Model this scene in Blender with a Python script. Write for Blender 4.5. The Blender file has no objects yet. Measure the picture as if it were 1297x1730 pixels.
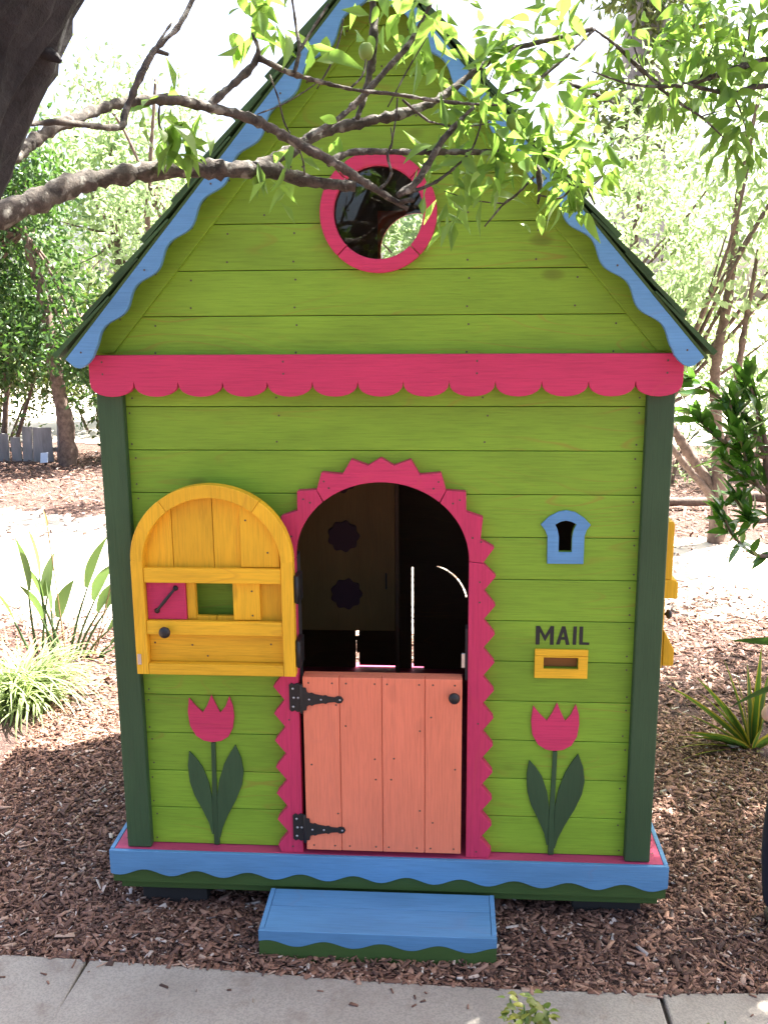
import bpy, bmesh, math, random
import numpy as np
from mathutils import Vector, Matrix, Quaternion
R = math.radians
random.seed(7)
rng = np.random.default_rng(11)
scene = bpy.context.scene
COL = scene.collection

# ------------------------------------------------------------------ camera
cam_data = bpy.data.cameras.new('camera')
cam = bpy.data.objects.new('camera', cam_data)
COL.objects.link(cam)
scene.camera = cam
yaw, pitch, roll = -0.0687, -0.2144, -0.0077
fw = Vector((math.sin(yaw) * math.cos(pitch), math.cos(yaw) * math.cos(pitch), math.sin(pitch)))
rt = Vector((math.cos(yaw), -math.sin(yaw), 0))
up = rt.cross(fw)
rt2 = rt * math.cos(roll) + up * math.sin(roll)
up2 = -rt * math.sin(roll) + up * math.cos(roll)
m = Matrix((rt2, up2, -fw)).transposed().to_4x4()
m.translation = Vector((0.1757, -2.4792, 1.6942))
cam.matrix_world = m
cam_data.sensor_fit = 'HORIZONTAL'
cam_data.sensor_width = 36
cam_data.lens = 36 * 1650.75 / 1297
cam_data.clip_start = 0.02
cam_data.clip_end = 500

# ------------------------------------------------------------------ light
SUN_DIR = Vector((0.69, 0.60, 1.58)).normalized()      # towards the sun: behind the house, to the right
elev = math.asin(SUN_DIR.z)
azim = math.atan2(SUN_DIR.x, SUN_DIR.y)
world = bpy.data.worlds.new('World')
scene.world = world
world.use_nodes = True
wn = world.node_tree
sky = wn.nodes.new('ShaderNodeTexSky')
sky.sky_type = 'NISHITA'
sky.sun_disc = False
sky.sun_elevation = elev
sky.sun_rotation = azim
sky.air_density = 0.65
sky.dust_density = 5.5
sky.ozone_density = 0.6
bg = wn.nodes['Background']
wn.links.new(sky.outputs[0], bg.inputs[0])
bg.inputs[1].default_value = 0.075
sd = bpy.data.lights.new('sun', 'SUN')
sd.energy = 5.0
sd.angle = R(0.55)
sd.color = (1.0, 0.95, 0.87)
sun = bpy.data.objects.new('sun', sd)
COL.objects.link(sun)
sun.rotation_euler = (-SUN_DIR).to_track_quat('-Z', 'Y').to_euler()
sun.location = SUN_DIR * 20
scene.view_settings.view_transform = 'Standard'
scene.view_settings.look = 'None'
scene.view_settings.gamma = 1
scene.view_settings.exposure = 3.05

# ------------------------------------------------------------------ helpers
def tag(o, label=None, cat=None, group=None, kind=None):
    if label: o['label'] = label
    if cat: o['category'] = cat
    if group: o['group'] = group
    if kind: o['kind'] = kind
    return o

def empty(name, loc=(0, 0, 0), parent=None):
    o = bpy.data.objects.new(name, None)
    o.empty_display_size = 0.05
    o.location = loc
    COL.objects.link(o)
    o.parent = parent
    return o

def link(name, mesh, mat=None, parent=None, smooth=False, bevel=0.0):
    o = bpy.data.objects.new(name, mesh)
    COL.objects.link(o)
    if mat is not None and not mesh.materials:
        mesh.materials.append(mat)
    o.parent = parent
    if smooth:
        mesh.polygons.foreach_set('use_smooth', [True] * len(mesh.polygons))
    if bevel:
        b = o.modifiers.new('edge', 'BEVEL')
        b.width = bevel
        b.segments = 2
        b.limit_method = 'ANGLE'
        b.angle_limit = R(35)
    return o

def pydata(verts, faces):
    me = bpy.data.meshes.new('mesh')
    me.from_pydata([tuple(v) for v in verts], [], [tuple(f) for f in faces])
    me.update()
    return me

def arrmesh(V, quads=None, tris=None):
    """fast mesh from numpy arrays"""
    me = bpy.data.meshes.new('mesh')
    V = np.asarray(V, dtype=np.float32).reshape(-1, 3)
    me.vertices.add(len(V))
    me.vertices.foreach_set('co', V.ravel())
    F = np.asarray(quads if quads is not None else tris, dtype=np.int32)
    k = F.shape[1]
    me.loops.add(F.size)
    me.loops.foreach_set('vertex_index', F.ravel())
    me.polygons.add(len(F))
    me.polygons.foreach_set('loop_start', np.arange(0, F.size, k, dtype=np.int32))
    me.polygons.foreach_set('loop_total', np.full(len(F), k, dtype=np.int32))
    me.update(calc_edges=True)
    return me

def prism_mesh(poly, y0, y1):
    """polygon in the XZ plane extruded from y0 (front) to y1 (back)"""
    a = sum(poly[i][0] * poly[(i + 1) % len(poly)][1] - poly[(i + 1) % len(poly)][0] * poly[i][1] for i in range(len(poly)))
    if a < 0:
        poly = poly[::-1]
    n = len(poly)
    v = [(x, y0, z) for x, z in poly] + [(x, y1, z) for x, z in poly]
    f = [tuple(range(n)), tuple(range(2 * n - 1, n - 1, -1))]
    f += [(i, i + n, (i + 1) % n + n, (i + 1) % n) for i in range(n)]
    return pydata(v, f)

def prism(name, poly, y0, y1, mat, parent, bevel=0.0015):
    return link(name, prism_mesh(list(poly), y0, y1), mat, parent, bevel=bevel)

def box(name, x0, x1, y0, y1, z0, z1, mat, parent, bevel=0.0015):
    return prism(name, [(x0, z0), (x1, z0), (x1, z1), (x0, z1)], y0, y1, mat, parent, bevel)

def boolean(o, cutters):
    """subtract closed cutter meshes for good"""
    for c in cutters:
        md = o.modifiers.new('cut', 'BOOLEAN')
        md.operation = 'DIFFERENCE'
        md.solver = 'EXACT'
        md.object = c
    keep = [(b.width,) for b in o.modifiers if b.type == 'BEVEL']
    for b in [b for b in o.modifiers if b.type == 'BEVEL']:
        o.modifiers.remove(b)
    dg = bpy.context.evaluated_depsgraph_get()
    dg.update()
    me = bpy.data.meshes.new_from_object(o.evaluated_get(dg))
    o.modifiers.clear()
    old = o.data
    o.data = me
    bpy.data.meshes.remove(old)
    for (w,) in keep:
        b = o.modifiers.new('edge', 'BEVEL')
        b = o.modifiers[-1]
        b.width = w; b.segments = 2; b.limit_method = 'ANGLE'; b.angle_limit = R(35)
    split_loose(o)

def split_loose(o):
    """each loose piece of a sawn board becomes its own object"""
    me = o.data
    par = list(range(len(me.vertices)))
    def find(i):
        while par[i] != i:
            par[i] = par[par[i]]; i = par[i]
        return i
    for e in me.edges:
        a, b = find(e.vertices[0]), find(e.vertices[1])
        if a != b: par[a] = b
    roots = sorted({find(i) for i in range(len(par))})
    if len(roots) < 2: return
    meshes = []
    for r_ in roots:
        idx = {i: k for k, i in enumerate([i for i in range(len(par)) if find(i) == r_])}
        m2 = pydata([me.vertices[i].co for i in idx], [[idx[i] for i in p.vertices] for p in me.polygons if p.vertices[0] in idx])
        for mt_ in me.materials: m2.materials.append(mt_)
        meshes.append(m2)
    for m2 in meshes[1:]:
        c = o.copy(); c.data = m2; COL.objects.link(c)
    o.data = meshes[0]

def tube_arrays(pts, sides=10, bumpy=0.0, cap=True):
    """swept tube through (x,y,z,r) points, Catmull-Rom smoothed"""
    P = np.array(pts, dtype=float)
    if len(P) > 2:
        Q = np.vstack([2 * P[0] - P[1], P, 2 * P[-1] - P[-2]])
        out = []
        for i in range(1, len(Q) - 2):
            L = np.linalg.norm(Q[i + 1][:3] - Q[i][:3])
            n = max(2, min(14, int(L / max(0.006, Q[i][3] * 0.7))))
            for t in np.linspace(0, 1, n, endpoint=False):
                a, b, c, d = Q[i - 1], Q[i], Q[i + 1], Q[i + 2]
                out.append(0.5 * (2 * b + (c - a) * t + (2 * a - 5 * b + 4 * c - d) * t * t + (3 * b - a - 3 * c + d) * t ** 3))
        out.append(P[-1])
        P = np.array(out)
    n = len(P)
    T = np.gradient(P[:, :3], axis=0)
    T /= np.linalg.norm(T, axis=1)[:, None] + 1e-9
    ref = np.array([0, 0, 1.0]) if abs(T[0][2]) < 0.9 else np.array([1.0, 0, 0])
    N = np.cross(T[0], ref); N /= np.linalg.norm(N)
    V = []
    for i in range(n):
        N = N - T[i] * (N @ T[i]); N /= np.linalg.norm(N) + 1e-9
        B = np.cross(T[i], N)
        a = np.linspace(0, 2 * np.pi, sides, endpoint=False)
        r = max(P[i, 3], 0.0004) * (1 + bumpy * rng.normal(0, 1, sides) + bumpy * 1.2 * rng.normal())
        V.append(P[i, :3] + (np.cos(a) * r)[:, None] * N + (np.sin(a) * r)[:, None] * B)
    V = np.vstack(V)
    F = []
    for i in range(n - 1):
        for j in range(sides):
            F.append((i * sides + j, i * sides + (j + 1) % sides, (i + 1) * sides + (j + 1) % sides, (i + 1) * sides + j))
    if cap:
        V = np.vstack([V, P[0, :3], P[-1, :3]])
        c0, c1 = len(V) - 2, len(V) - 1
        for j in range(sides):
            F.append((c0, (j + 1) % sides, j, j))
            F.append((c1, (n - 1) * sides + j, (n - 1) * sides + (j + 1) % sides, (n - 1) * sides + (j + 1) % sides))
    return V, F

def tube(name, pts, mat, parent, sides=10, bumpy=0.0):
    V, F = tube_arrays(pts, sides, bumpy)
    F = [f if f[2] != f[3] else f[:3] for f in F]
    return link(name, pydata(V, F), mat, parent, smooth=True)

def lathe(name, prof, mat, parent, loc, axis='Y', seg=20):
    """profile (r, h) revolved; axis is the direction of +h"""
    V, F = [], []
    for r, h in prof:
        for k in range(seg):
            a = 2 * math.pi * k / seg
            if axis == '-Y': V.append((r * math.cos(a), -h, r * math.sin(a)))
            elif axis == 'X': V.append((h, r * math.cos(a), r * math.sin(a)))
            else: V.append((r * math.cos(a), r * math.sin(a), h))
    for i in range(len(prof) - 1):
        for k in range(seg):
            F.append((i * seg + k, i * seg + (k + 1) % seg, (i + 1) * seg + (k + 1) % seg, (i + 1) * seg + k))
    F.append(tuple(range(seg)))
    F.append(tuple((len(prof) - 1) * seg + k for k in range(seg)))
    me = pydata(V, F)
    bm = bmesh.new(); bm.from_mesh(me); bmesh.ops.recalc_face_normals(bm, faces=bm.faces); bm.to_mesh(me); bm.free()
    o = link(name, me, mat, parent, smooth=True)
    o.location = loc
    return o

# ------------------------------------------------------------------ materials
def new_mat(name):
    mt = bpy.data.materials.new(name)
    mt.use_nodes = True
    nt = mt.node_tree
    return mt, nt, nt.nodes['Principled BSDF']

def N(nt, typ, **kw):
    n = nt.nodes.new(typ)
    for k, v in kw.items():
        if k.startswith('i_'):
            n.inputs[k[2:].replace('_', ' ')].default_value = v
        else:
            setattr(n, k, v)
    return n

def mixc(nt, fac, a, b, blend='MIX'):
    n = nt.nodes.new('ShaderNodeMix')
    n.data_type = 'RGBA'
    n.blend_type = blend
    L = nt.links.new
    if hasattr(fac, 'is_linked'): L(fac, n.inputs[0])
    else: n.inputs[0].default_value = fac
    for s, v in ((6, a), (7, b)):
        if hasattr(v, 'is_linked'): L(v, n.inputs[s])
        else: n.inputs[s].default_value = (*v[:3], 1)
    return n.outputs[2]

def ramp(nt, val, stops):
    r = nt.nodes.new('ShaderNodeValToRGB')
    e = r.color_ramp.elements
    while len(e) < len(stops): e.new(0.5)
    for k, (p, c) in enumerate(stops):
        e[k].position = p
        e[k].color = (c, c, c, 1) if not hasattr(c, '__len__') else (*c[:3], 1)
    nt.links.new(val, r.inputs[0])
    return r.outputs[0]

def wood(name, col, axis='x', grain=0.45, warm=(0.30, 0.13, 0.03), rough=0.55, knots=0.6, vary=0.12):
    """stained soft-wood: long grain, cathedral rings, a few knots, tint changes from board to board"""
    mt, nt, bs = new_mat(name)
    L = nt.links.new
    tc = N(nt, 'ShaderNodeTexCoord')
    oi = N(nt, 'ShaderNodeObjectInfo')
    off = N(nt, 'ShaderNodeVectorMath', operation='SCALE')
    off.inputs[0].default_value = (37.0, 11.0, 23.0)
    L(oi.outputs['Random'], off.inputs['Scale'])
    add = N(nt, 'ShaderNodeVectorMath', operation='ADD')
    L(tc.outputs['Object'], add.inputs[0]); L(off.outputs[0], add.inputs[1])
    def mapped(sx, sy, sz):
        mp = N(nt, 'ShaderNodeMapping')
        s = {'x': (sx, sy, sz), 'z': (sz, sy, sx), 'y': (sy, sx, sz)}[axis]
        mp.inputs['Scale'].default_value = s
        L(add.outputs[0], mp.inputs[0])
        return mp.outputs[0]
    g1 = N(nt, 'ShaderNodeTexNoise'); g1.inputs['Scale'].default_value = 1; g1.inputs['Detail'].default_value = 6; g1.inputs['Roughness'].default_value = 0.65
    L(mapped(11, 200, 260), g1.inputs['Vector'])
    # cathedral rings: bands of a warped field
    wv = N(nt, 'ShaderNodeTexNoise'); wv.inputs['Scale'].default_value = 1; wv.inputs['Detail'].default_value = 1.5; wv.inputs['Roughness'].default_value = 0.4
    L(mapped(1.6, 6, 9), wv.inputs['Vector'])
    mul = N(nt, 'ShaderNodeMath', operation='MULTIPLY'); mul.inputs[1].default_value = 13
    L(wv.outputs[0], mul.inputs[0])
    fr = N(nt, 'ShaderNodeMath', operation='FRACT'); L(mul.outputs[0], fr.inputs[0])
    rings = ramp(nt, fr.outputs[0], [(0.0, 0.0), (0.78, 0.05), (0.93, 1.0), (1.0, 0.0)])
    patch = N(nt, 'ShaderNodeTexNoise'); patch.inputs['Scale'].default_value = 1; patch.inputs['Detail'].default_value = 2
    L(mapped(2.2, 5, 7), patch.inputs['Vector'])
    pm = ramp(nt, patch.outputs[0], [(0.48, 0.0), (0.66, 1.0)])
    rm = N(nt, 'ShaderNodeMath', operation='MULTIPLY'); L(rings, rm.inputs[0]); L(pm, rm.inputs[1])
    fine = ramp(nt, g1.outputs[0], [(0.44, 0.0), (0.66, 1.0)])
    dark = tuple(c * 0.62 for c in col)
    warmc = tuple(c * 0.60 + w * 0.40 for c, w in zip(col, warm))
    c1 = mixc(nt, N_scale(nt, fine, 0.8 * grain), col, dark)
    c2 = mixc(nt, N_scale(nt, rm.outputs[0], min(1.0, 1.6 * grain)), c1, warmc)
    # blotchy stain
    bl = N(nt, 'ShaderNodeTexNoise'); bl.inputs['Scale'].default_value = 1; bl.inputs['Detail'].default_value = 4
    L(mapped(3.5, 9, 11), bl.inputs['Vector'])
    hv = N(nt, 'ShaderNodeHueSaturation')
    vr = N(nt, 'ShaderNodeMapRange'); vr.inputs['From Min'].default_value = 0.3; vr.inputs['From Max'].default_value = 0.7
    vr.inputs['To Min'].default_value = 1 - vary; vr.inputs['To Max'].default_value = 1 + vary
    L(bl.outputs[0], vr.inputs['Value'])
    v2 = N(nt, 'ShaderNodeMapRange'); v2.inputs['To Min'].default_value = 1 - vary * 0.8; v2.inputs['To Max'].default_value = 1 + vary * 0.8
    L(oi.outputs['Random'], v2.inputs['Value'])
    vm = N(nt, 'ShaderNodeMath', operation='MULTIPLY'); L(vr.outputs[0], vm.inputs[0]); L(v2.outputs[0], vm.inputs[1])
    L(vm.outputs[0], hv.inputs['Value']); L(c2, hv.inputs['Color'])
    last = hv.outputs[0]
    if knots:
        vo = N(nt, 'ShaderNodeTexVoronoi'); vo.inputs['Scale'].default_value = 1
        L(mapped(3.0, 0.5, 6.0), vo.inputs['Vector'])
        kn = ramp(nt, vo.outputs['Distance'], [(0.0, 1.0), (0.06, 0.7), (0.105, 0.0)])
        last = mixc(nt, N_scale(nt, kn, knots), last, tuple(c * 0.4 for c in warmc))
    L(last, bs.inputs['Base Color'])
    bs.inputs['Roughness'].default_value = rough
    bs.inputs['Specular IOR Level'].default_value = 0.3
    bp = N(nt, 'ShaderNodeBump'); bp.inputs['Strength'].default_value = 0.4; bp.inputs['Distance'].default_value = 0.002
    L(g1.outputs[0], bp.inputs['Height']); L(bp.outputs[0], bs.inputs['Normal'])
    return mt

def N_scale(nt, val, k):
    n = nt.nodes.new('ShaderNodeMath'); n.operation = 'MULTIPLY'
    nt.links.new(val, n.inputs[0]); n.inputs[1].default_value = k
    return n.outputs[0]

def plain(name, col, rough=0.5, metal=0.0, noise=0.1, scale=40):
    mt, nt, bs = new_mat(name)
    tc = N(nt, 'ShaderNodeTexCoord')
    nz = N(nt, 'ShaderNodeTexNoise'); nz.inputs['Scale'].default_value = scale; nz.inputs['Detail'].default_value = 4
    nt.links.new(tc.outputs['Object'], nz.inputs['Vector'])
    c = mixc(nt, nz.outputs[0], tuple(v * (1 - noise) for v in col), tuple(v * (1 + noise) for v in col))
    nt.links.new(c, bs.inputs['Base Color'])
    bs.inputs['Roughness'].default_value = rough
    bs.inputs['Metallic'].default_value = metal
    return mt

def leafmat(name, c1, c2, trans, tfac=0.45, rough=0.4, spec=0.4):
    """leaf: diffuse-gloss face mixed with light passing through"""
    mt, nt, bs = new_mat(name)
    L = nt.links.new
    at = N(nt, 'ShaderNodeAttribute'); at.attribute_name = 'tone'
    oi = N(nt, 'ShaderNodeObjectInfo')
    ad = N(nt, 'ShaderNodeMath', operation='ADD'); L(at.outputs['Fac'], ad.inputs[0]); L(oi.outputs['Random'], ad.inputs[1])
    fr = N(nt, 'ShaderNodeMath', operation='FRACT'); L(ad.outputs[0], fr.inputs[0])
    c = mixc(nt, fr.outputs[0], c1, c2)
    L(c, bs.inputs['Base Color'])
    bs.inputs['Roughness'].default_value = rough
    bs.inputs['Specular IOR Level'].default_value = spec
    tr = N(nt, 'ShaderNodeBsdfTranslucent')
    tcol = mixc(nt, fr.outputs[0], trans, tuple(v * 0.75 for v in trans))
    L(tcol, tr.inputs['Color'])
    mx = N(nt, 'ShaderNodeMixShader'); mx.inputs[0].default_value = tfac
    L(bs.outputs[0], mx.inputs[1]); L(tr.outputs[0], mx.inputs[2])
    L(mx.outputs[0], nt.nodes['Material Output'].inputs['Surface'])
    return mt

def bark(name, c1, c2, scale=30, lichen=None):
    mt, nt, bs = new_mat(name)
    L = nt.links.new
    tc = N(nt, 'ShaderNodeTexCoord')
    nz = N(nt, 'ShaderNodeTexNoise'); nz.inputs['Scale'].default_value = scale; nz.inputs['Detail'].default_value = 8; nz.inputs['Roughness'].default_value = 0.7
    L(tc.outputs['Object'], nz.inputs['Vector'])
    f = ramp(nt, nz.outputs[0], [(0.36, 0.0), (0.66, 1.0)])
    c = mixc(nt, f, c1, c2)
    if lichen:
        n2 = N(nt, 'ShaderNodeTexNoise'); n2.inputs['Scale'].default_value = scale * 0.9; n2.inputs['Detail'].default_value = 5
        mp = N(nt, 'ShaderNodeMapping'); mp.inputs['Location'].default_value = (3, 7, 1); L(tc.outputs['Object'], mp.inputs[0]); L(mp.outputs[0], n2.inputs['Vector'])
        c = mixc(nt, ramp(nt, n2.outputs[0], [(0.56, 0.0), (0.64, 1.0)]), c, lichen)
    L(c, bs.inputs['Base Color'])
    bs.inputs['Roughness'].default_value = 0.85
    bp = N(nt, 'ShaderNodeBump'); bp.inputs['Strength'].default_value = 0.9; bp.inputs['Distance'].default_value = 0.006
    L(nz.outputs[0], bp.inputs['Height']); L(bp.outputs[0], bs.inputs['Normal'])
    return mt

GREEN = (0.216, 0.378, 0.029)
M = {}
M['green_x'] = wood('green_stain', GREEN, 'x', 0.6, warm=(0.30, 0.10, 0.03))
M['green_y'] = wood('green_stain_side', GREEN, 'y', 0.5, warm=(0.20, 0.14, 0.04))
M['post'] = wood('dark_green_stain', (0.040, 0.083, 0.035), 'z', 0.4, warm=(0.05, 0.07, 0.04), knots=0)
M['pink_x'] = wood('pink_stain', (0.58, 0.038, 0.115), 'x', 0.55, warm=(0.5, 0.06, 0.08), knots=0.0, vary=0.06)
M['pink_z'] = wood('pink_stain_upright', (0.58, 0.038, 0.115), 'z', 0.55, warm=(0.5, 0.06, 0.08), knots=0.0, vary=0.06)
M['deck_pink'] = wood('deck_pink_stain', (0.50, 0.06, 0.14), 'x', 0.3, warm=(0.4, 0.1, 0.1), knots=0.0)
M['blue'] = wood('blue_stain', (0.115, 0.285, 0.50), 'x', 0.45, warm=(0.16, 0.19, 0.30), knots=0.45, vary=0.10)
M['wave'] = wood('moss_green_stain', (0.060, 0.115, 0.030), 'x', 0.25, warm=(0.08, 0.09, 0.03), knots=0, vary=0.06)
M['yellow_z'] = wood('yellow_stain_upright', (0.82, 0.450, 0.022), 'z', 0.62, warm=(0.42, 0.16, 0.02), knots=0.5)
M['yellow_x'] = wood('yellow_stain', (0.82, 0.450, 0.022), 'x', 0.62, warm=(0.42, 0.16, 0.02), knots=0.5)
M['salmon'] = wood('salmon_stain', (0.84, 0.235, 0.130), 'z', 0.45, warm=(0.60, 0.17, 0.12), knots=0.2, vary=0.06)
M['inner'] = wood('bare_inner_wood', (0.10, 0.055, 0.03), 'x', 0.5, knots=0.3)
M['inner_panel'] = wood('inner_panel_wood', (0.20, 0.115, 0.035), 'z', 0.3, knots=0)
M['red'] = wood('red_stain', (0.50, 0.07, 0.025), 'x', 0.3, knots=0)
M['shingle'] = wood('roof_green_stain', (0.040, 0.085, 0.030), 'z', 0.5, warm=(0.06, 0.06, 0.03), knots=0, vary=0.25, rough=0.7)
M['black'] = plain('black_iron', (0.012, 0.012, 0.013), 0.45, 0.0)
M['steel'] = plain('bright_steel', (0.6, 0.6, 0.6), 0.3, 0.9)
M['ink'] = plain('black_letter_paint', (0.012, 0.012, 0.012), 0.6)
M['block'] = plain('dark_support_block', (0.03, 0.028, 0.026), 0.9)

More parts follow.
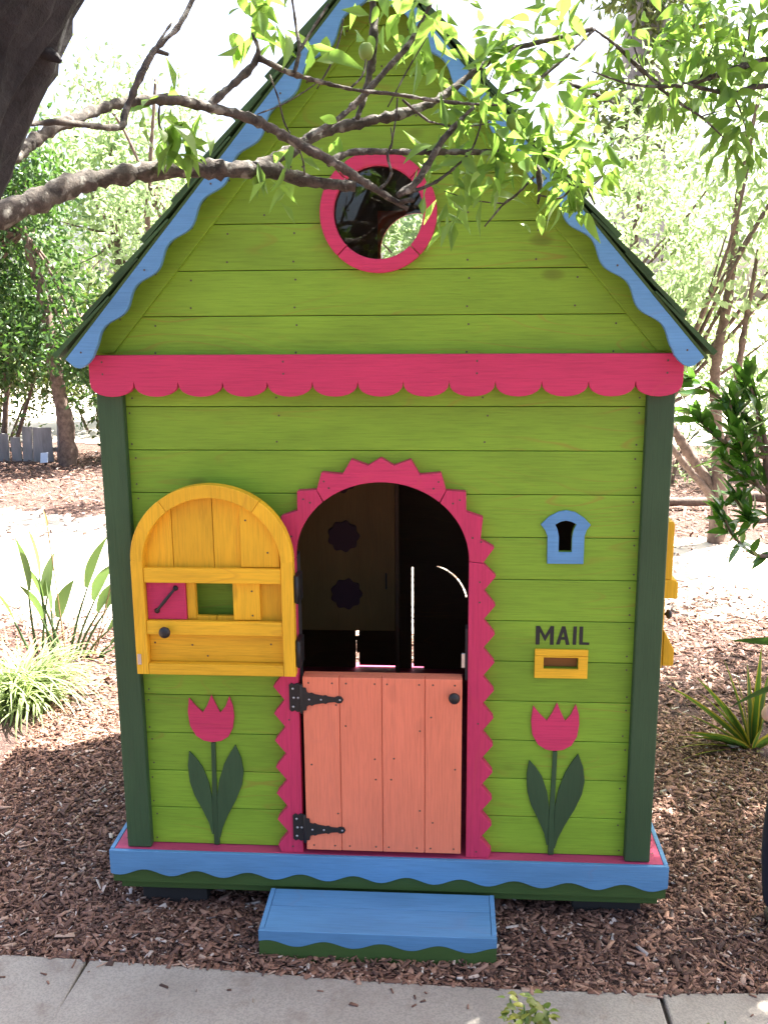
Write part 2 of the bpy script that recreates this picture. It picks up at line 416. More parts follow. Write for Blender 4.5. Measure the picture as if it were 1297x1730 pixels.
# glass: reflection by angle over a clear pane
mt, nt, bs = new_mat('window_glass')
tr = N(nt, 'ShaderNodeBsdfTransparent'); tr.inputs[0].default_value = (0.93, 0.95, 0.94, 1)
gl = N(nt, 'ShaderNodeBsdfGlossy'); gl.inputs['Roughness'].default_value = 0.02
fz = N(nt, 'ShaderNodeFresnel'); fz.inputs[0].default_value = 1.5
mx = N(nt, 'ShaderNodeMixShader')
nt.links.new(fz.outputs[0], mx.inputs[0]); nt.links.new(tr.outputs[0], mx.inputs[1]); nt.links.new(gl.outputs[0], mx.inputs[2])
nt.links.new(mx.outputs[0], nt.nodes['Material Output'].inputs['Surface'])
M['glass'] = mt
BR_A = [
    [(-0.431, -1.25, 1.785, 0.0207), (-0.406, -1.2, 1.805, 0.0206), (-0.37, -1.15, 1.829, 0.0197), (-0.339, -1.1, 1.853, 0.0187), (-0.288, -1.05, 1.87, 0.0176), (-0.225, -1.0, 1.883, 0.0164), (-0.148, -0.95, 1.886, 0.016), (-0.108, -0.92, 1.891, 0.0163), (-0.047, -0.9, 1.875, 0.0119), (0.024, -0.88, 1.868, 0.0102)],
    [(-0.124, -0.93, 1.89, 0.0135), (-0.077, -0.88, 1.922, 0.012), (-0.031, -0.83, 1.958, 0.0114), (0.038, -0.8, 1.977, 0.0106), (0.104, -0.78, 1.994, 0.0097), (0.157, -0.75, 2.021, 0.0083), (0.211, -0.72, 2.064, 0.0069), (0.26, -0.7, 2.099, 0.006), (0.316, -0.68, 2.117, 0.005), (0.413, -0.65, 2.144, 0.0046)],
    [(-0.315, -1.35, 1.856, 0.01), (-0.31, -1.3, 1.88, 0.0093), (-0.293, -1.25, 1.906, 0.0086), (-0.258, -1.15, 1.946, 0.0085), (-0.201, -1.1, 1.959, 0.0088), (-0.165, -1.05, 1.958, 0.0091), (-0.108, -1.0, 1.948, 0.0089), (-0.054, -0.97, 1.921, 0.0087), (-0.004, -0.95, 1.897, 0.0088), (0.046, -0.92, 1.867, 0.0077), (0.081, -0.9, 1.847, 0.006), (0.107, -0.89, 1.832, 0.0046)],
    [(-0.3, -1.33, 1.893, 0.004), (-0.28, -1.3, 1.899, 0.0045), (-0.256, -1.25, 1.902, 0.0047), (-0.24, -1.2, 1.909, 0.0052), (-0.24, -1.18, 1.929, 0.0053), (-0.222, -1.17, 1.972, 0.0053), (-0.206, -1.15, 2.009, 0.0049), (-0.18, -1.13, 2.041, 0.0042), (-0.162, -1.1, 2.088, 0.0035)],
    [(-0.206, -1.15, 2.009, 0.0034), (-0.191, -1.14, 2.006, 0.0027)],
    [(-0.209, -1.15, 2.005, 0.003), (-0.2, -1.13, 2.031, 0.0023), (-0.194, -1.1, 2.056, 0.0016)],
    [(-0.163, -1.05, 1.96, 0.0066), (-0.132, -1.02, 1.994, 0.0063), (-0.106, -1.0, 2.025, 0.0055), (-0.1, -1.0, 2.045, 0.0042), (-0.108, -1.0, 2.064, 0.0025)],
    [(-0.099, -1.0, 2.031, 0.0059), (-0.06, -0.97, 2.017, 0.0052), (-0.012, -0.94, 2.008, 0.0039), (0.039, -0.92, 2.0, 0.0035), (0.082, -0.9, 1.999, 0.0036), (0.154, -0.87, 1.993, 0.0037), (0.209, -0.85, 1.991, 0.0032), (0.255, -0.83, 1.992, 0.0023)],
    [(-0.054, -0.97, 2.015, 0.0039), (-0.047, -0.96, 2.049, 0.0039), (-0.052, -0.95, 2.083, 0.003), (-0.058, -0.95, 2.127, 0.0026)],
    [(-0.049, -0.96, 2.045, 0.0026), (-0.026, -0.95, 2.083, 0.0026), (-0.005, -0.94, 2.116, 0.0022)],
    [(-0.039, -0.95, 1.931, 0.0053), (0.003, -0.92, 1.961, 0.0054), (0.037, -0.9, 1.994, 0.0063), (0.068, -0.88, 2.031, 0.0059), (0.108, -0.86, 2.077, 0.005), (0.13, -0.85, 2.116, 0.0041), (0.148, -0.85, 2.151, 0.0036)],
    [(0.049, -0.8, 2.17, 0.0084), (0.05, -0.8, 2.105, 0.008), (0.045, -0.8, 2.061, 0.0071), (0.034, -0.81, 2.011, 0.0057), (0.023, -0.82, 1.978, 0.0047)],
    [(-0.011, -0.93, 1.897, 0.0067), (0.018, -0.9, 1.915, 0.0068), (0.062, -0.88, 1.919, 0.006), (0.117, -0.86, 1.92, 0.0056), (0.182, -0.84, 1.922, 0.0056), (0.258, -0.8, 1.925, 0.0067), (0.298, -0.78, 1.918, 0.0073), (0.317, -0.77, 1.898, 0.0068), (0.321, -0.77, 1.87, 0.0049), (0.318, -0.77, 1.847, 0.002)],
    [(0.092, -0.9, 1.851, 0.0073), (0.118, -0.89, 1.869, 0.0073), (0.134, -0.88, 1.892, 0.0069), (0.158, -0.87, 1.932, 0.006), (0.186, -0.86, 1.964, 0.0046), (0.209, -0.85, 1.987, 0.0032)],
    [(0.108, -0.89, 1.856, 0.0037), (0.145, -0.87, 1.871, 0.0033), (0.177, -0.85, 1.895, 0.0028), (0.205, -0.84, 1.923, 0.0023), (0.219, -0.83, 1.959, 0.0019), (0.223, -0.83, 1.99, 0.0014)],
    [(0.064, -0.91, 1.859, 0.0036), (0.077, -0.9, 1.873, 0.0032), (0.083, -0.9, 1.886, 0.0027)],
    [(0.083, -0.9, 1.886, 0.0032), (0.077, -0.9, 1.91, 0.0027), (0.084, -0.9, 1.929, 0.0023), (0.082, -0.9, 1.951, 0.0014)],
    [(0.095, -0.9, 1.842, 0.005), (0.111, -0.9, 1.844, 0.0046), (0.118, -0.9, 1.844, 0.0037)],
    [(-0.09, -0.97, 2.015, 0.0013), (-0.08, -0.96, 1.985, 0.0017), (-0.074, -0.95, 1.954, 0.0018), (-0.065, -0.95, 1.937, 0.0013)],
    [(-0.104, -1.0, 1.956, 0.0017), (-0.07, -0.97, 1.975, 0.0013), (-0.037, -0.95, 1.998, 0.0013), (-0.021, -0.94, 2.012, 0.0009)],
    [(-0.055, -0.96, 1.923, 0.0018), (-0.047, -0.95, 1.899, 0.0018), (-0.045, -0.95, 1.878, 0.0013)],
    [(-0.217, -1.1, 1.958, 0.0016), (-0.22, -1.1, 1.931, 0.002), (-0.212, -1.1, 1.912, 0.0012)],
    [(-0.025, -0.94, 2.0, 0.0013), (-0.004, -0.93, 2.038, 0.0018), (0.009, -0.92, 2.077, 0.0018), (0.014, -0.92, 2.101, 0.0009)],
    [(0.021, -0.92, 2.003, 0.0018), (0.04, -0.91, 2.023, 0.0022), (0.045, -0.9, 2.048, 0.0013)],
    [(0.077, -0.89, 1.982, 0.0014), (0.108, -0.88, 2.038, 0.0018), (0.137, -0.87, 2.086, 0.0009)],
    [(0.092, -0.89, 1.995, 0.0018), (0.089, -0.89, 1.965, 0.0018), (0.083, -0.89, 1.931, 0.0018)],
    [(0.099, -0.88, 1.994, 0.0023), (0.122, -0.87, 1.976, 0.0027), (0.14, -0.87, 1.963, 0.0028)],
    [(0.14, -0.87, 1.963, 0.0018), (0.177, -0.85, 1.959, 0.0019), (0.223, -0.83, 1.964, 0.0014), (0.247, -0.82, 1.978, 0.0009)],
    [(0.314, -0.77, 1.894, 0.0029), (0.28, -0.78, 1.86, 0.0029), (0.261, -0.78, 1.847, 0.0025), (0.23, -0.79, 1.811, 0.0015)],
    [(0.261, -0.78, 1.848, 0.0015), (0.212, -0.79, 1.853, 0.0015), (0.163, -0.8, 1.867, 0.001)],
    [(0.321, -0.77, 1.861, 0.0025), (0.355, -0.76, 1.857, 0.0025), (0.371, -0.76, 1.869, 0.002)],
    [(0.369, -0.76, 1.88, 0.002), (0.399, -0.75, 1.873, 0.002), (0.425, -0.74, 1.891, 0.0015), (0.434, -0.74, 1.909, 0.001)],
    [(0.358, -0.76, 1.899, 0.002), (0.394, -0.75, 1.881, 0.003), (0.415, -0.75, 1.847, 0.0015)],
    [(0.26, -0.73, 2.026, 0.0025), (0.311, -0.7, 2.049, 0.004), (0.361, -0.68, 2.09, 0.004), (0.418, -0.65, 2.144, 0.0035)],
    [(0.381, -0.6, 2.068, 0.0047), (0.426, -0.58, 2.056, 0.0053), (0.472, -0.56, 2.036, 0.0038)],
    [(0.26, -0.7, 2.129, 0.0015), (0.25, -0.7, 2.088, 0.0015), (0.236, -0.7, 2.051, 0.0015)],
]
BR_B = [
    [(0.932, -0.3, 2.184, 0.0107), (0.802, -0.35, 2.155, 0.0082), (0.71, -0.4, 2.123, 0.0069), (0.639, -0.42, 2.099, 0.0057), (0.579, -0.44, 2.09, 0.004), (0.51, -0.45, 2.095, 0.0028), (0.44, -0.46, 2.116, 0.0017)],
    [(0.806, -0.35, 2.104, 0.0071), (0.724, -0.4, 2.083, 0.0064), (0.662, -0.42, 2.088, 0.0052), (0.626, -0.43, 2.095, 0.004)],
    [(0.579, -0.44, 2.087, 0.0051), (0.527, -0.44, 2.129, 0.0051), (0.484, -0.45, 2.164, 0.0039), (0.443, -0.46, 2.189, 0.0028)],
    [(0.568, -0.44, 2.09, 0.004), (0.616, -0.43, 2.06, 0.0034), (0.66, -0.42, 2.036, 0.0029), (0.706, -0.41, 2.0, 0.0017)],
    [(0.659, -0.42, 2.038, 0.0017), (0.695, -0.41, 2.049, 0.0017), (0.726, -0.4, 2.058, 0.0012)],
    [(0.545, -0.44, 2.102, 0.0023), (0.527, -0.43, 2.152, 0.0017), (0.515, -0.43, 2.184, 0.0011)],
    [(0.65, -0.42, 2.098, 0.0029), (0.664, -0.42, 2.141, 0.0023), (0.683, -0.4, 2.187, 0.0017)],
    [(0.735, -0.39, 2.13, 0.0035), (0.75, -0.38, 2.191, 0.0023), (0.755, -0.37, 2.246, 0.0017)],
    [(0.724, -0.4, 2.079, 0.0023), (0.747, -0.39, 2.037, 0.0017), (0.76, -0.38, 2.0, 0.0012)],
]
CL_A = [(-0.2, -1.08, 1.927, 0.037, 26, 1), (-0.23, -1.1, 1.947, 0.02, 6, 0), (-0.108, -1.0, 2.08, 0.042, 24, 1), (-0.087, -0.94, 1.877, 0.032, 14, 1), (-0.019, -0.93, 1.937, 0.023, 5, 0), (-0.027, -0.95, 2.059, 0.026, 7, 1), (0.06, -0.82, 2.139, 0.051, 16, 1), (0.148, -0.84, 2.114, 0.041, 18, 1), (0.098, -0.85, 2.083, 0.032, 8, 1), (0.204, -0.84, 1.989, 0.051, 26, 0), (0.239, -0.75, 2.054, 0.058, 34, 0), (0.289, -0.7, 2.124, 0.069, 34, 0), (0.182, -0.82, 1.871, 0.048, 18, 1), (0.249, -0.8, 1.896, 0.058, 28, 0), (0.267, -0.8, 1.963, 0.057, 30, 0), (0.347, -0.77, 1.93, 0.058, 34, 0), (0.393, -0.75, 1.909, 0.054, 34, 1), (0.341, -0.7, 2.039, 0.06, 22, 0), (0.433, -0.62, 2.004, 0.052, 12, 0), (0.183, -0.82, 1.816, 0.012, 3, 1), (0.369, -0.76, 1.861, 0.025, 6, 1), (0.144, -0.86, 1.916, 0.028, 8, 0), (0.351, -0.66, 2.169, 0.06, 16, 0)]
CL_B = [(0.589, -0.42, 2.185, 0.08, 34, 0), (0.671, -0.4, 2.198, 0.08, 36, 0), (0.665, -0.4, 2.124, 0.063, 26, 1), (0.749, -0.38, 2.137, 0.07, 34, 1), (0.745, -0.38, 2.022, 0.047, 22, 1), (0.596, -0.42, 2.067, 0.046, 10, 1), (0.508, -0.44, 2.182, 0.045, 8, 0), (0.771, -0.36, 2.227, 0.07, 24, 0)]
# ------------------------------------------------------------------ ground
def ground_h(x, y):
    """gentle unevenness, hollow under the house"""
    h = 0.012 * np.sin(1.7 * x + 0.6) * np.cos(1.3 * y) + 0.008 * np.sin(4.1 * x + 2.0 * y)
    near = np.exp(-((y + 0.3) / 0.35) ** 2)
    h = h * (1 - near) - 0.004 * near
    under = np.clip(1 - np.maximum(np.abs(x) / 0.86, np.abs(y - 0.68) / 0.78) ** 6, 0, 1)
    return h * np.clip(2.6 - y, 0.15, 1) - 0.03 * under

def conc_edge(x):
    return np.interp(x, [-6, -1.0, -0.758, -0.512, -0.176, 0.021, 0.391, 0.711, 0.969, 6],
                     [-0.30, -0.278, -0.287, -0.297, -0.318, -0.329, -0.336, -0.330, -0.313, -0.25])

def make_mulch():
    mt, nt, bs = new_mat('mulch_bed')
    L = nt.links.new
    tc = N(nt, 'ShaderNodeTexCoord')
    vo = N(nt, 'ShaderNodeTexVoronoi'); vo.inputs['Scale'].default_value = 55
    mp = N(nt, 'ShaderNodeMapping'); mp.inputs['Scale'].default_value = (1, 1.0, 1)
    L(tc.outputs['Object'], mp.inputs[0])
    nz = N(nt, 'ShaderNodeTexNoise'); nz.inputs['Scale'].default_value = 9; nz.inputs['Detail'].default_value = 8
    L(tc.outputs['Object'], nz.inputs['Vector'])
    ds = N(nt, 'ShaderNodeVectorMath', operation='ADD'); L(mp.outputs[0], ds.inputs[0])
    L(mixc(nt, 0.9, (0, 0, 0), nz.outputs['Color']), ds.inputs[1]); 
    L(ds.outputs[0], vo.inputs['Vector'])
    sep = N(nt, 'ShaderNodeSeparateColor'); L(vo.outputs['Color'], sep.inputs[0])
    r = nt.nodes.new('ShaderNodeValToRGB'); e = r.color_ramp.elements
    cols = [(0.0, (0.030, 0.016, 0.012)), (0.3, (0.10, 0.050, 0.040)), (0.6, (0.18, 0.095, 0.075)), (0.85, (0.25, 0.15, 0.12)), (1.0, (0.34, 0.25, 0.20))]
    while len(e) < 5: e.new(0.5)
    for k, (p, c) in enumerate(cols): e[k].position = p; e[k].color = (*c, 1)
    L(sep.outputs[0], r.inputs[0])
    L(r.outputs[0], bs.inputs['Base Color'])
    bs.inputs['Roughness'].default_value = 0.9
    bp = N(nt, 'ShaderNodeBump'); bp.inputs['Strength'].default_value = 1.0; bp.inputs['Distance'].default_value = 0.012
    L(vo.outputs['Distance'], bp.inputs['Height']); L(bp.outputs[0], bs.inputs['Normal'])
    return mt
M['mulch'] = make_mulch()

def make_ground():
    gx = np.concatenate([np.linspace(-250, -8, 14), np.linspace(-6, 6, 121), np.linspace(8, 250, 14)])
    gy = np.concatenate([np.linspace(-400, -3, 16), np.linspace(-2.5, 8, 106), np.linspace(10, 400, 18)])
    X, Y = np.meshgrid(gx, gy)
    Z = ground_h(X, Y) * (np.abs(X) < 7) * (Y < 9)
    inpath = (Y < conc_edge(X) + 0.02) & (Y > -0.95)
    Z = np.where(inpath, -0.03, Z)
    V = np.stack([X, Y, Z], -1).reshape(-1, 3)
    nx, ny = len(gx), len(gy)
    i = np.arange(ny - 1)[:, None] * nx + np.arange(nx - 1)[None, :]
    Q = np.stack([i, i + 1, i + nx + 1, i + nx], -1).reshape(-1, 4)
    o = link('ground', arrmesh(V, quads=Q), M['mulch'], smooth=True)
    tag(o, 'brown bark mulch garden bed all around the playhouse', 'ground', kind='structure')
make_ground()

# pale sandy walk behind the house; its right part stands in for sunlit mulch
mt, nt, bs = new_mat('pale_sand')
tc = N(nt, 'ShaderNodeTexCoord'); nz = N(nt, 'ShaderNodeTexNoise'); nz.inputs['Scale'].default_value = 60; nz.inputs['Detail'].default_value = 6
nt.links.new(tc.outputs['Object'], nz.inputs['Vector'])
nt.links.new(mixc(nt, nz.outputs[0], (0.40, 0.35, 0.29), (0.58, 0.53, 0.46)), bs.inputs['Base Color'])
bs.inputs['Roughness'].default_value = 0.9
M['sand'] = mt
def sheet(name, near, far, mat, z=0.03, thick=0.05, xs=None):
    """ground sheet between two curves y=near(x), y=far(x) with a sunk skirt"""
    V, F = [], []
    for x in xs:
        for y, zz in ((near(x), z - thick), (near(x), z), (far(x), z), (far(x), z - thick)):
            V.append((x, y, zz))
    for k in range(len(xs) - 1):
        for j in range(3):
            F.append((k * 4 + j, k * 4 + 4 + j, k * 4 + 5 + j, k * 4 + 1 + j))
    return link(name, pydata(V, F), mat)
xs = np.linspace(-9, 9, 700)
jag = lambda x, a: a * (0.5 * math.sin(23 * x) + 0.35 * math.sin(41 * x + 1) + 0.3 * math.sin(67 * x + 2) + 0.2 * math.sin(113 * x))
o = sheet('sandy_path', lambda x: 2.25 + 0.10 * math.sin(2.1 * x) + 0.05 * math.sin(7 * x) + jag(x, 0.08) + 0.45 * min(1, max(0, x)),
          lambda x: 5.1 + 0.12 * math.sin(1.4 * x + 1) + 0.07 * math.sin(5 * x) + jag(x, 0.12) - 0.6 * min(1, max(0, x)), M['sand'], z=0.010, xs=xs)
tag(o, 'pale sandy path behind the playhouse, its right part standing in for sunlit mulch', 'path', kind='structure')

o = sheet('glare_ground', lambda x: 8.9 + 0.3 * math.sin(0.9 * x) + jag(x, 0.15), lambda x: 60.0, M['sand'], z=0.010, xs=np.linspace(-60, 60, 900))  # added sheet, its pale colour stands in for overexposed brightness beyond the trees
tag(o, 'pale ground sheet added so the gaps between the garden trees read white', 'ground', kind='structure')

# concrete walk in front, slab by slab
def make_concrete():
    mt, nt, bs = new_mat('brushed_concrete')
    L = nt.links.new
    tc = N(nt, 'ShaderNodeTexCoord')
    a = N(nt, 'ShaderNodeTexNoise'); a.inputs['Scale'].default_value = 5; a.inputs['Detail'].default_value = 6
    b = N(nt, 'ShaderNodeTexNoise'); b.inputs['Scale'].default_value = 210; b.inputs['Detail'].default_value = 3
    v = N(nt, 'ShaderNodeTexVoronoi'); v.inputs['Scale'].default_value = 95
    for n in (a, b, v): L(tc.outputs['Object'], n.inputs['Vector'])
    c = mixc(nt, ramp(nt, a.outputs[0], [(0.3, 0.0), (0.7, 1.0)]), (0.275, 0.245, 0.205), (0.365, 0.335, 0.285))
    c = mixc(nt, N_scale(nt, ramp(nt, b.outputs[0], [(0.40, 1.0), (0.56, 0.0)]), 0.45), c, (0.17, 0.15, 0.14))
    c = mixc(nt, N_scale(nt, ramp(nt, v.outputs['Distance'], [(0.0, 1.0), (0.12, 0.0)]), 0.7), c, (0.55, 0.53, 0.50))
    st_ = N(nt, 'ShaderNodeTexNoise'); st_.inputs['Scale'].default_value = 13; st_.inputs['Detail'].default_value = 7; st_.inputs['Roughness'].default_value = 0.7; L(tc.outputs['Object'], st_.inputs['Vector'])
    c = mixc(nt, N_scale(nt, ramp(nt, st_.outputs[0], [(0.53, 0.0), (0.68, 1.0)]), 0.5), c, (0.17, 0.125, 0.10))
    L(c, bs.inputs['Base Color'])
    bs.inputs['Roughness'].default_value = 0.8
    bp = N(nt, 'ShaderNodeBump'); bp.inputs['Strength'].default_value = 0.5; bp.inputs['Distance'].default_value = 0.003
    L(b.outputs[0], bp.inputs['Height']); L(bp.outputs[0], bs.inputs['Normal'])
    return mt
M['concrete'] = make_concrete()
path = empty('concrete_path', (0, -0.6, 0))
tag(path, 'grey concrete path along the bottom of the picture', 'path', kind='structure')
cuts = [-3.68, -2.22, -0.76, 0.703, 2.16, 3.62]
for a, b in zip(cuts[:-1], cuts[1:]):
    xs = np.linspace(a + 0.005, b - 0.005, 9)
    top = [(x, float(conc_edge(x))) for x in xs] + [(xs[-1] + 0.008, -0.92), (xs[0] + 0.008 if a != -0.76 else a - 0.033, -0.92)]
    n = len(top)
    V = [(x, y + 0.6, 0.012) for x, y in top] + [(x, y + 0.6, -0.07) for x, y in top]
    F = [tuple(range(n))[::-1], tuple(range(n, 2 * n))] + [(i, (i + 1) % n, (i + 1) % n + n, i + n) for i in range(n)]
    link('slab', pydata(V, F), M['concrete'], path, bevel=0.006)
o = link('joint_filler', prism_mesh([(-3.7, -0.06), (3.6, -0.06), (3.6, -0.004), (-3.7, -0.004)], -0.30, 0.262), plain('dark_joint_soil', (0.05, 0.04, 0.035), 0.95), path)

# ------------------------------------------------------------------ playhouse
D = 0.18                   # deck level
PK = 0.11345               # board pitch
house = empty('playhouse', (0, 0, 0))
tag(house, 'lime green wooden playhouse with pink trim and blue wavy gable boards', 'playhouse')

def ellipse(cx, cz, a, b, n, a0=0.0, a1=360.0):
    return [(cx + a * math.cos(R(a0 + (a1 - a0) * k / n)), cz + b * math.sin(R(a0 + (a1 - a0) * k / n))) for k in range(n + (0 if a1 - a0 >= 360 else 1))]

def door_shape(a, top, spring, bottom, n=28):
    return [(-a, bottom), (a, bottom)] + ellipse(0, spring, a, top - spring, n, 0, 180)

# cutters (removed afterwards)
cut_door = link('cutter', prism_mesh(door_shape(0.243, 1.256, 1.035, D - 0.05), -0.2, 0.2))
KEY_OUT = [(0.410, 1.124), (0.430, 1.145), (0.454, 1.158), (0.474, 1.162), (0.497, 1.157), (0.520, 1.142), (0.537, 1.124), (0.527, 1.110), (0.522, 1.093), (0.522, 1.020), (0.429, 1.020), (0.428, 1.093), (0.421, 1.110)]
KEY_IN = [(0.447, 1.124), (0.460, 1.132), (0.474, 1.135), (0.488, 1.132), (0.501, 1.125), (0.494, 1.110), (0.491, 1.092), (0.491, 1.051), (0.457, 1.051), (0.457, 1.092), (0.453, 1.111)]
cut_key = link('cutter', prism_mesh(KEY_IN, -0.2, 0.2))
cut_mail = link('cutter', prism_mesh([(0.427, 0.730), (0.518, 0.730), (0.518, 0.763), (0.427, 0.763)], -0.2, 0.2))
WC = (-0.002, 1.900)
cut_win = link('cutter', prism_mesh(ellipse(*WC, 0.118, 0.118, 48), -0.2, 0.2))

XW = 0.672
front = empty('front_wall', (0, 0, 0), house)
screws = []
def screw_at(x, z, y): screws.append((x, y, z))
WT = 0.016
for k in range(12):
    z0 = D + 0.002 + k * PK if k == 0 else D + k * PK + 0.0008
    z1 = D + (k + 1) * PK - 0.0008
    o = box('plank', -XW, XW, 0.0, WT, z0, z1, M['green_x'], front, bevel=0.0017)
    cs = []
    if z0 < 1.256: cs.append(cut_door)
    if z0 < 1.135 and z1 > 1.05: cs.append(cut_key)
    if z0 < 0.763 and z1 > 0.73: cs.append(cut_mail)
    if cs: boolean(o, cs)
    for x in (-0.648, 0.648):
        for dz in (0.018, PK - 0.02):
            screw_at(x + random.uniform(-0.006, 0.006), z0 + dz + random.uniform(-0.004, 0.004), -0.0006)
    for x in (-0.262, 0.262):
        for dz in (0.022, PK - 0.024):
            if z0 + dz > 1.31: screw_at(x + random.uniform(-0.01, 0.01), z0 + dz, -0.0006)
for k in range(1, 13):                       # unseen strips added behind the joints to stop light leaks
    zc = D + k * PK
    o = box('leak_strip', -XW + 0.03, XW - 0.03, WT + 0.0004, WT + 0.0058, zc - 0.012, zc + 0.012, M['inner'], front, bevel=0)
    if zc - 0.02 < 1.256: boolean(o, [cut_door] + ([cut_key] if 1.02 < zc < 1.15 else []) + ([cut_mail] if 0.70 < zc < 0.79 else []))
# studs behind the boards
for x in (-0.64, -0.29, 0.25, 0.60):
    box('stud', x, x + 0.04, WT + 0.0065, WT + 0.046, D, 1.56, M['inner'], front, bevel=0)

# gable
SL = 1.145; ZA = 2.441                      # roof line z = ZA - SL*|x|
gable = empty('gable', (0, 0, 0), house)
GP = 0.1115; G0 = 1.544
k = 0
while True:
    z0 = G0 + k * GP + 0.0008; z1 = G0 + (k + 1) * GP - 0.0008
    if z0 > ZA - 0.06: break
    w0 = (ZA - 0.012 - z0) / SL; w1 = max(0.004, (ZA - 0.012 - z1) / SL)
    w0 = min(w0, 0.76)
    o = prism('plank', [(-w0, z0), (w0, z0), (w1, z1), (-w1, z1)], 0.0, WT, M['green_x'], gable, bevel=0.0017)
    if z0 < WC[1] + 0.12 and z1 > WC[1] - 0.12: boolean(o, [cut_win])
    if k:
        o = box('leak_strip', -w0 + 0.03, w0 - 0.03, WT + 0.0004, WT + 0.0058, z0 - 0.012, z0 + 0.010, M['inner'], gable, bevel=0)  # added behind the gable joint, blocks light coming through
        if abs(z0 - WC[1]) < 0.14: boolean(o, [cut_win])
    for s in (-1, 1):
        for xx in ((w1 - 0.10) * s, 0.215 * s):
            if 0 < abs(xx) < w1 - 0.06:
                screw_at(xx, z0 + 0.02, -0.0006); screw_at(xx + 0.004, z1 - 0.022, -0.0006)
    k += 1
slope_a = math.atan(SL)
ds, dn = math.cos(slope_a), math.sin(slope_a)
for s in (-1, 1):                            # rake boards lying along the roof line
    def P(x, z): return (s * x, z)
    w = 0.083
    poly = [P(0.752, 1.566), P(0.752 - w + 0.012, 1.566), P(0.0 + 0.0012, 2.352), P(0.0012, ZA - 0.012)]
    prism('rake_board', poly, -0.014, -0.0005, M['green_x'], gable, bevel=0.0015)
    for t in np.linspace(0.08, 0.9, 7):
        screw_at(s * (0.715 * (1 - t)), 1.585 + 0.805 * t, -0.0146)
for x in (-0.35, 0.31):
    box('stud', x, x + 0.04, WT + 0.0065, WT + 0.046, 1.56, 1.98, M['inner'], gable, bevel=0)

# corner posts
for s in (-1, 1):
    x0, x1 = sorted((s * 0.660, s * 0.7285))
    box('corner_post', x0, x1, -0.028, -0.001, D + 0.001, 1.54, M['post'], house, bevel=0.004)
    x0, x1 = sorted((s * 0.707, s * 0.7285))
    box('corner_post', x0, x1, -0.0005, 0.07, D + 0.001, 1.54, M['post'], house, bevel=0.003)
    box('corner_post', x0, x1, 1.34, 1.42, D + 0.001, 1.54, M['post'], house, bevel=0.003)

# scalloped pink board
def scallops():
    n = 13; a, b = -0.735, 0.739
    pts = [(a, 1.562), (a, 1.500)]
    w = (b - a) / n
    for k in range(n):
        c = a + (k + 0.5) * w
        for j in range(11):
            t = math.pi * j / 10
            if k and j == 0: continue
            pts.append((c - w / 2 * math.cos(t), 1.494 - 0.0365 * math.sin(t) ** 0.8))
    pts += [(b, 1.500), (b, 1.562)]
    return pts
prism('scalloped_trim', scallops(), -0.050, -0.0285, M['pink_x'], house, bevel=0.0015)
for x in (-0.70, -0.24, 0.24, 0.70):
    for z in (1.545, 1.515): screw_at(x, z, -0.0506)

# side walls, one board after the other
for s in (-1, 1):
    side = empty('side_wall', (0, 0, 0), house)
    for k in range(12):
        x0, x1 = sorted((s * 0.690, s * 0.706))
        box('plank', x0, x1, 0.018, 1.385, D + k * PK + 0.0008, D + (k + 1) * PK - 0.0008, M['green_y'], side, bevel=0.0012)
    # yellow shutter folded back against the wall
    if s == 1:
        sh = empty('window_shutter', (0, 0, 0), house)
        tag(sh, 'yellow wooden shutter seen edge-on along the right wall')
        def flat(n_, prof, y0, y1):
            V = [(x, y0, z) for x, z in prof] + [(x, y1, z) for x, z in prof]
            k_ = len(prof)
            F = [tuple(range(k_)), tuple(range(2 * k_ - 1, k_ - 1, -1))] + [(i, i + k_, (i + 1) % k_ + k_, (i + 1) % k_) for i in range(k_)]
            return link(n_, pydata(V, F), M['yellow_z'], sh, bevel=0.003)
        flat('panel', [(0.736, 0.700), (0.757, 0.700), (0.757, 0.899), (0.736, 0.899)], 0.088, 0.42)
        flat('panel', [(0.736, 0.953), (0.772, 0.953), (0.772, 1.105), (0.768, 1.113), (0.736, 1.113)], 0.088, 0.42)
        flat('crossbar', [(0.7365, 0.900), (0.787, 0.900), (0.789, 0.906), (0.789, 0.945), (0.780, 0.9525), (0.7365, 0.9525)], 0.086, 0.422)
        flat('crossbar', [(0.7575, 0.708), (0.786, 0.708), (0.788, 0.714), (0.788, 0.755), (0.7575, 0.812)], 0.086, 0.422)
        for y_ in (0.12, 0.37):
            box('hinge', 0.7065, 0.7358, y_, y_ + 0.03, 0.86, 0.89, M['black'], sh, bevel=0.001)
        lathe('knob', [(0.0045, 0), (0.004, 0.012), (0.012, 0.016), (0.0135, 0.022), (0.008, 0.028)], M['black'], sh, (0.757, 0.13, 0.843), 'X')

# back wall: boards with a door that does not close tightly, and a square red window frame
back = empty('back_wall', (0, 0, 0), house)
YB = 1.385
slits = []
def slit(x0, x1, z0, z1): slits.append(link('cutter', prism_mesh([(x0, z0), (x1, z0), (x1, z1), (x0, z1)], YB - 0.1, YB + 0.1)))
slit(0.0215, 0.0285, D - 0.02, 0.62); slit(0.0285, 0.072, D - 0.02, D + 0.008)
slit(-0.214, -0.199, D - 0.02, 0.246); slit(-0.199, -0.048, D - 0.02, D + 0.010); slit(-0.2135, -0.199, 0.318, 0.345); slit(-0.212, -0.2095, 0.246, 0.30)
arc = ellipse(0.085, 0.455, 0.170, 0.178, 14, 12, 76); arc2 = ellipse(0.085, 0.455, 0.162, 0.171, 14, 12, 76)
slits.append(link('cutter', prism_mesh(arc + arc2[::-1], YB - 0.1, YB + 0.1)))
cut_bw = link('cutter', prism_mesh(ellipse(0.045, 1.872, 0.140, 0.140, 40), YB - 0.2, YB + 0.2))
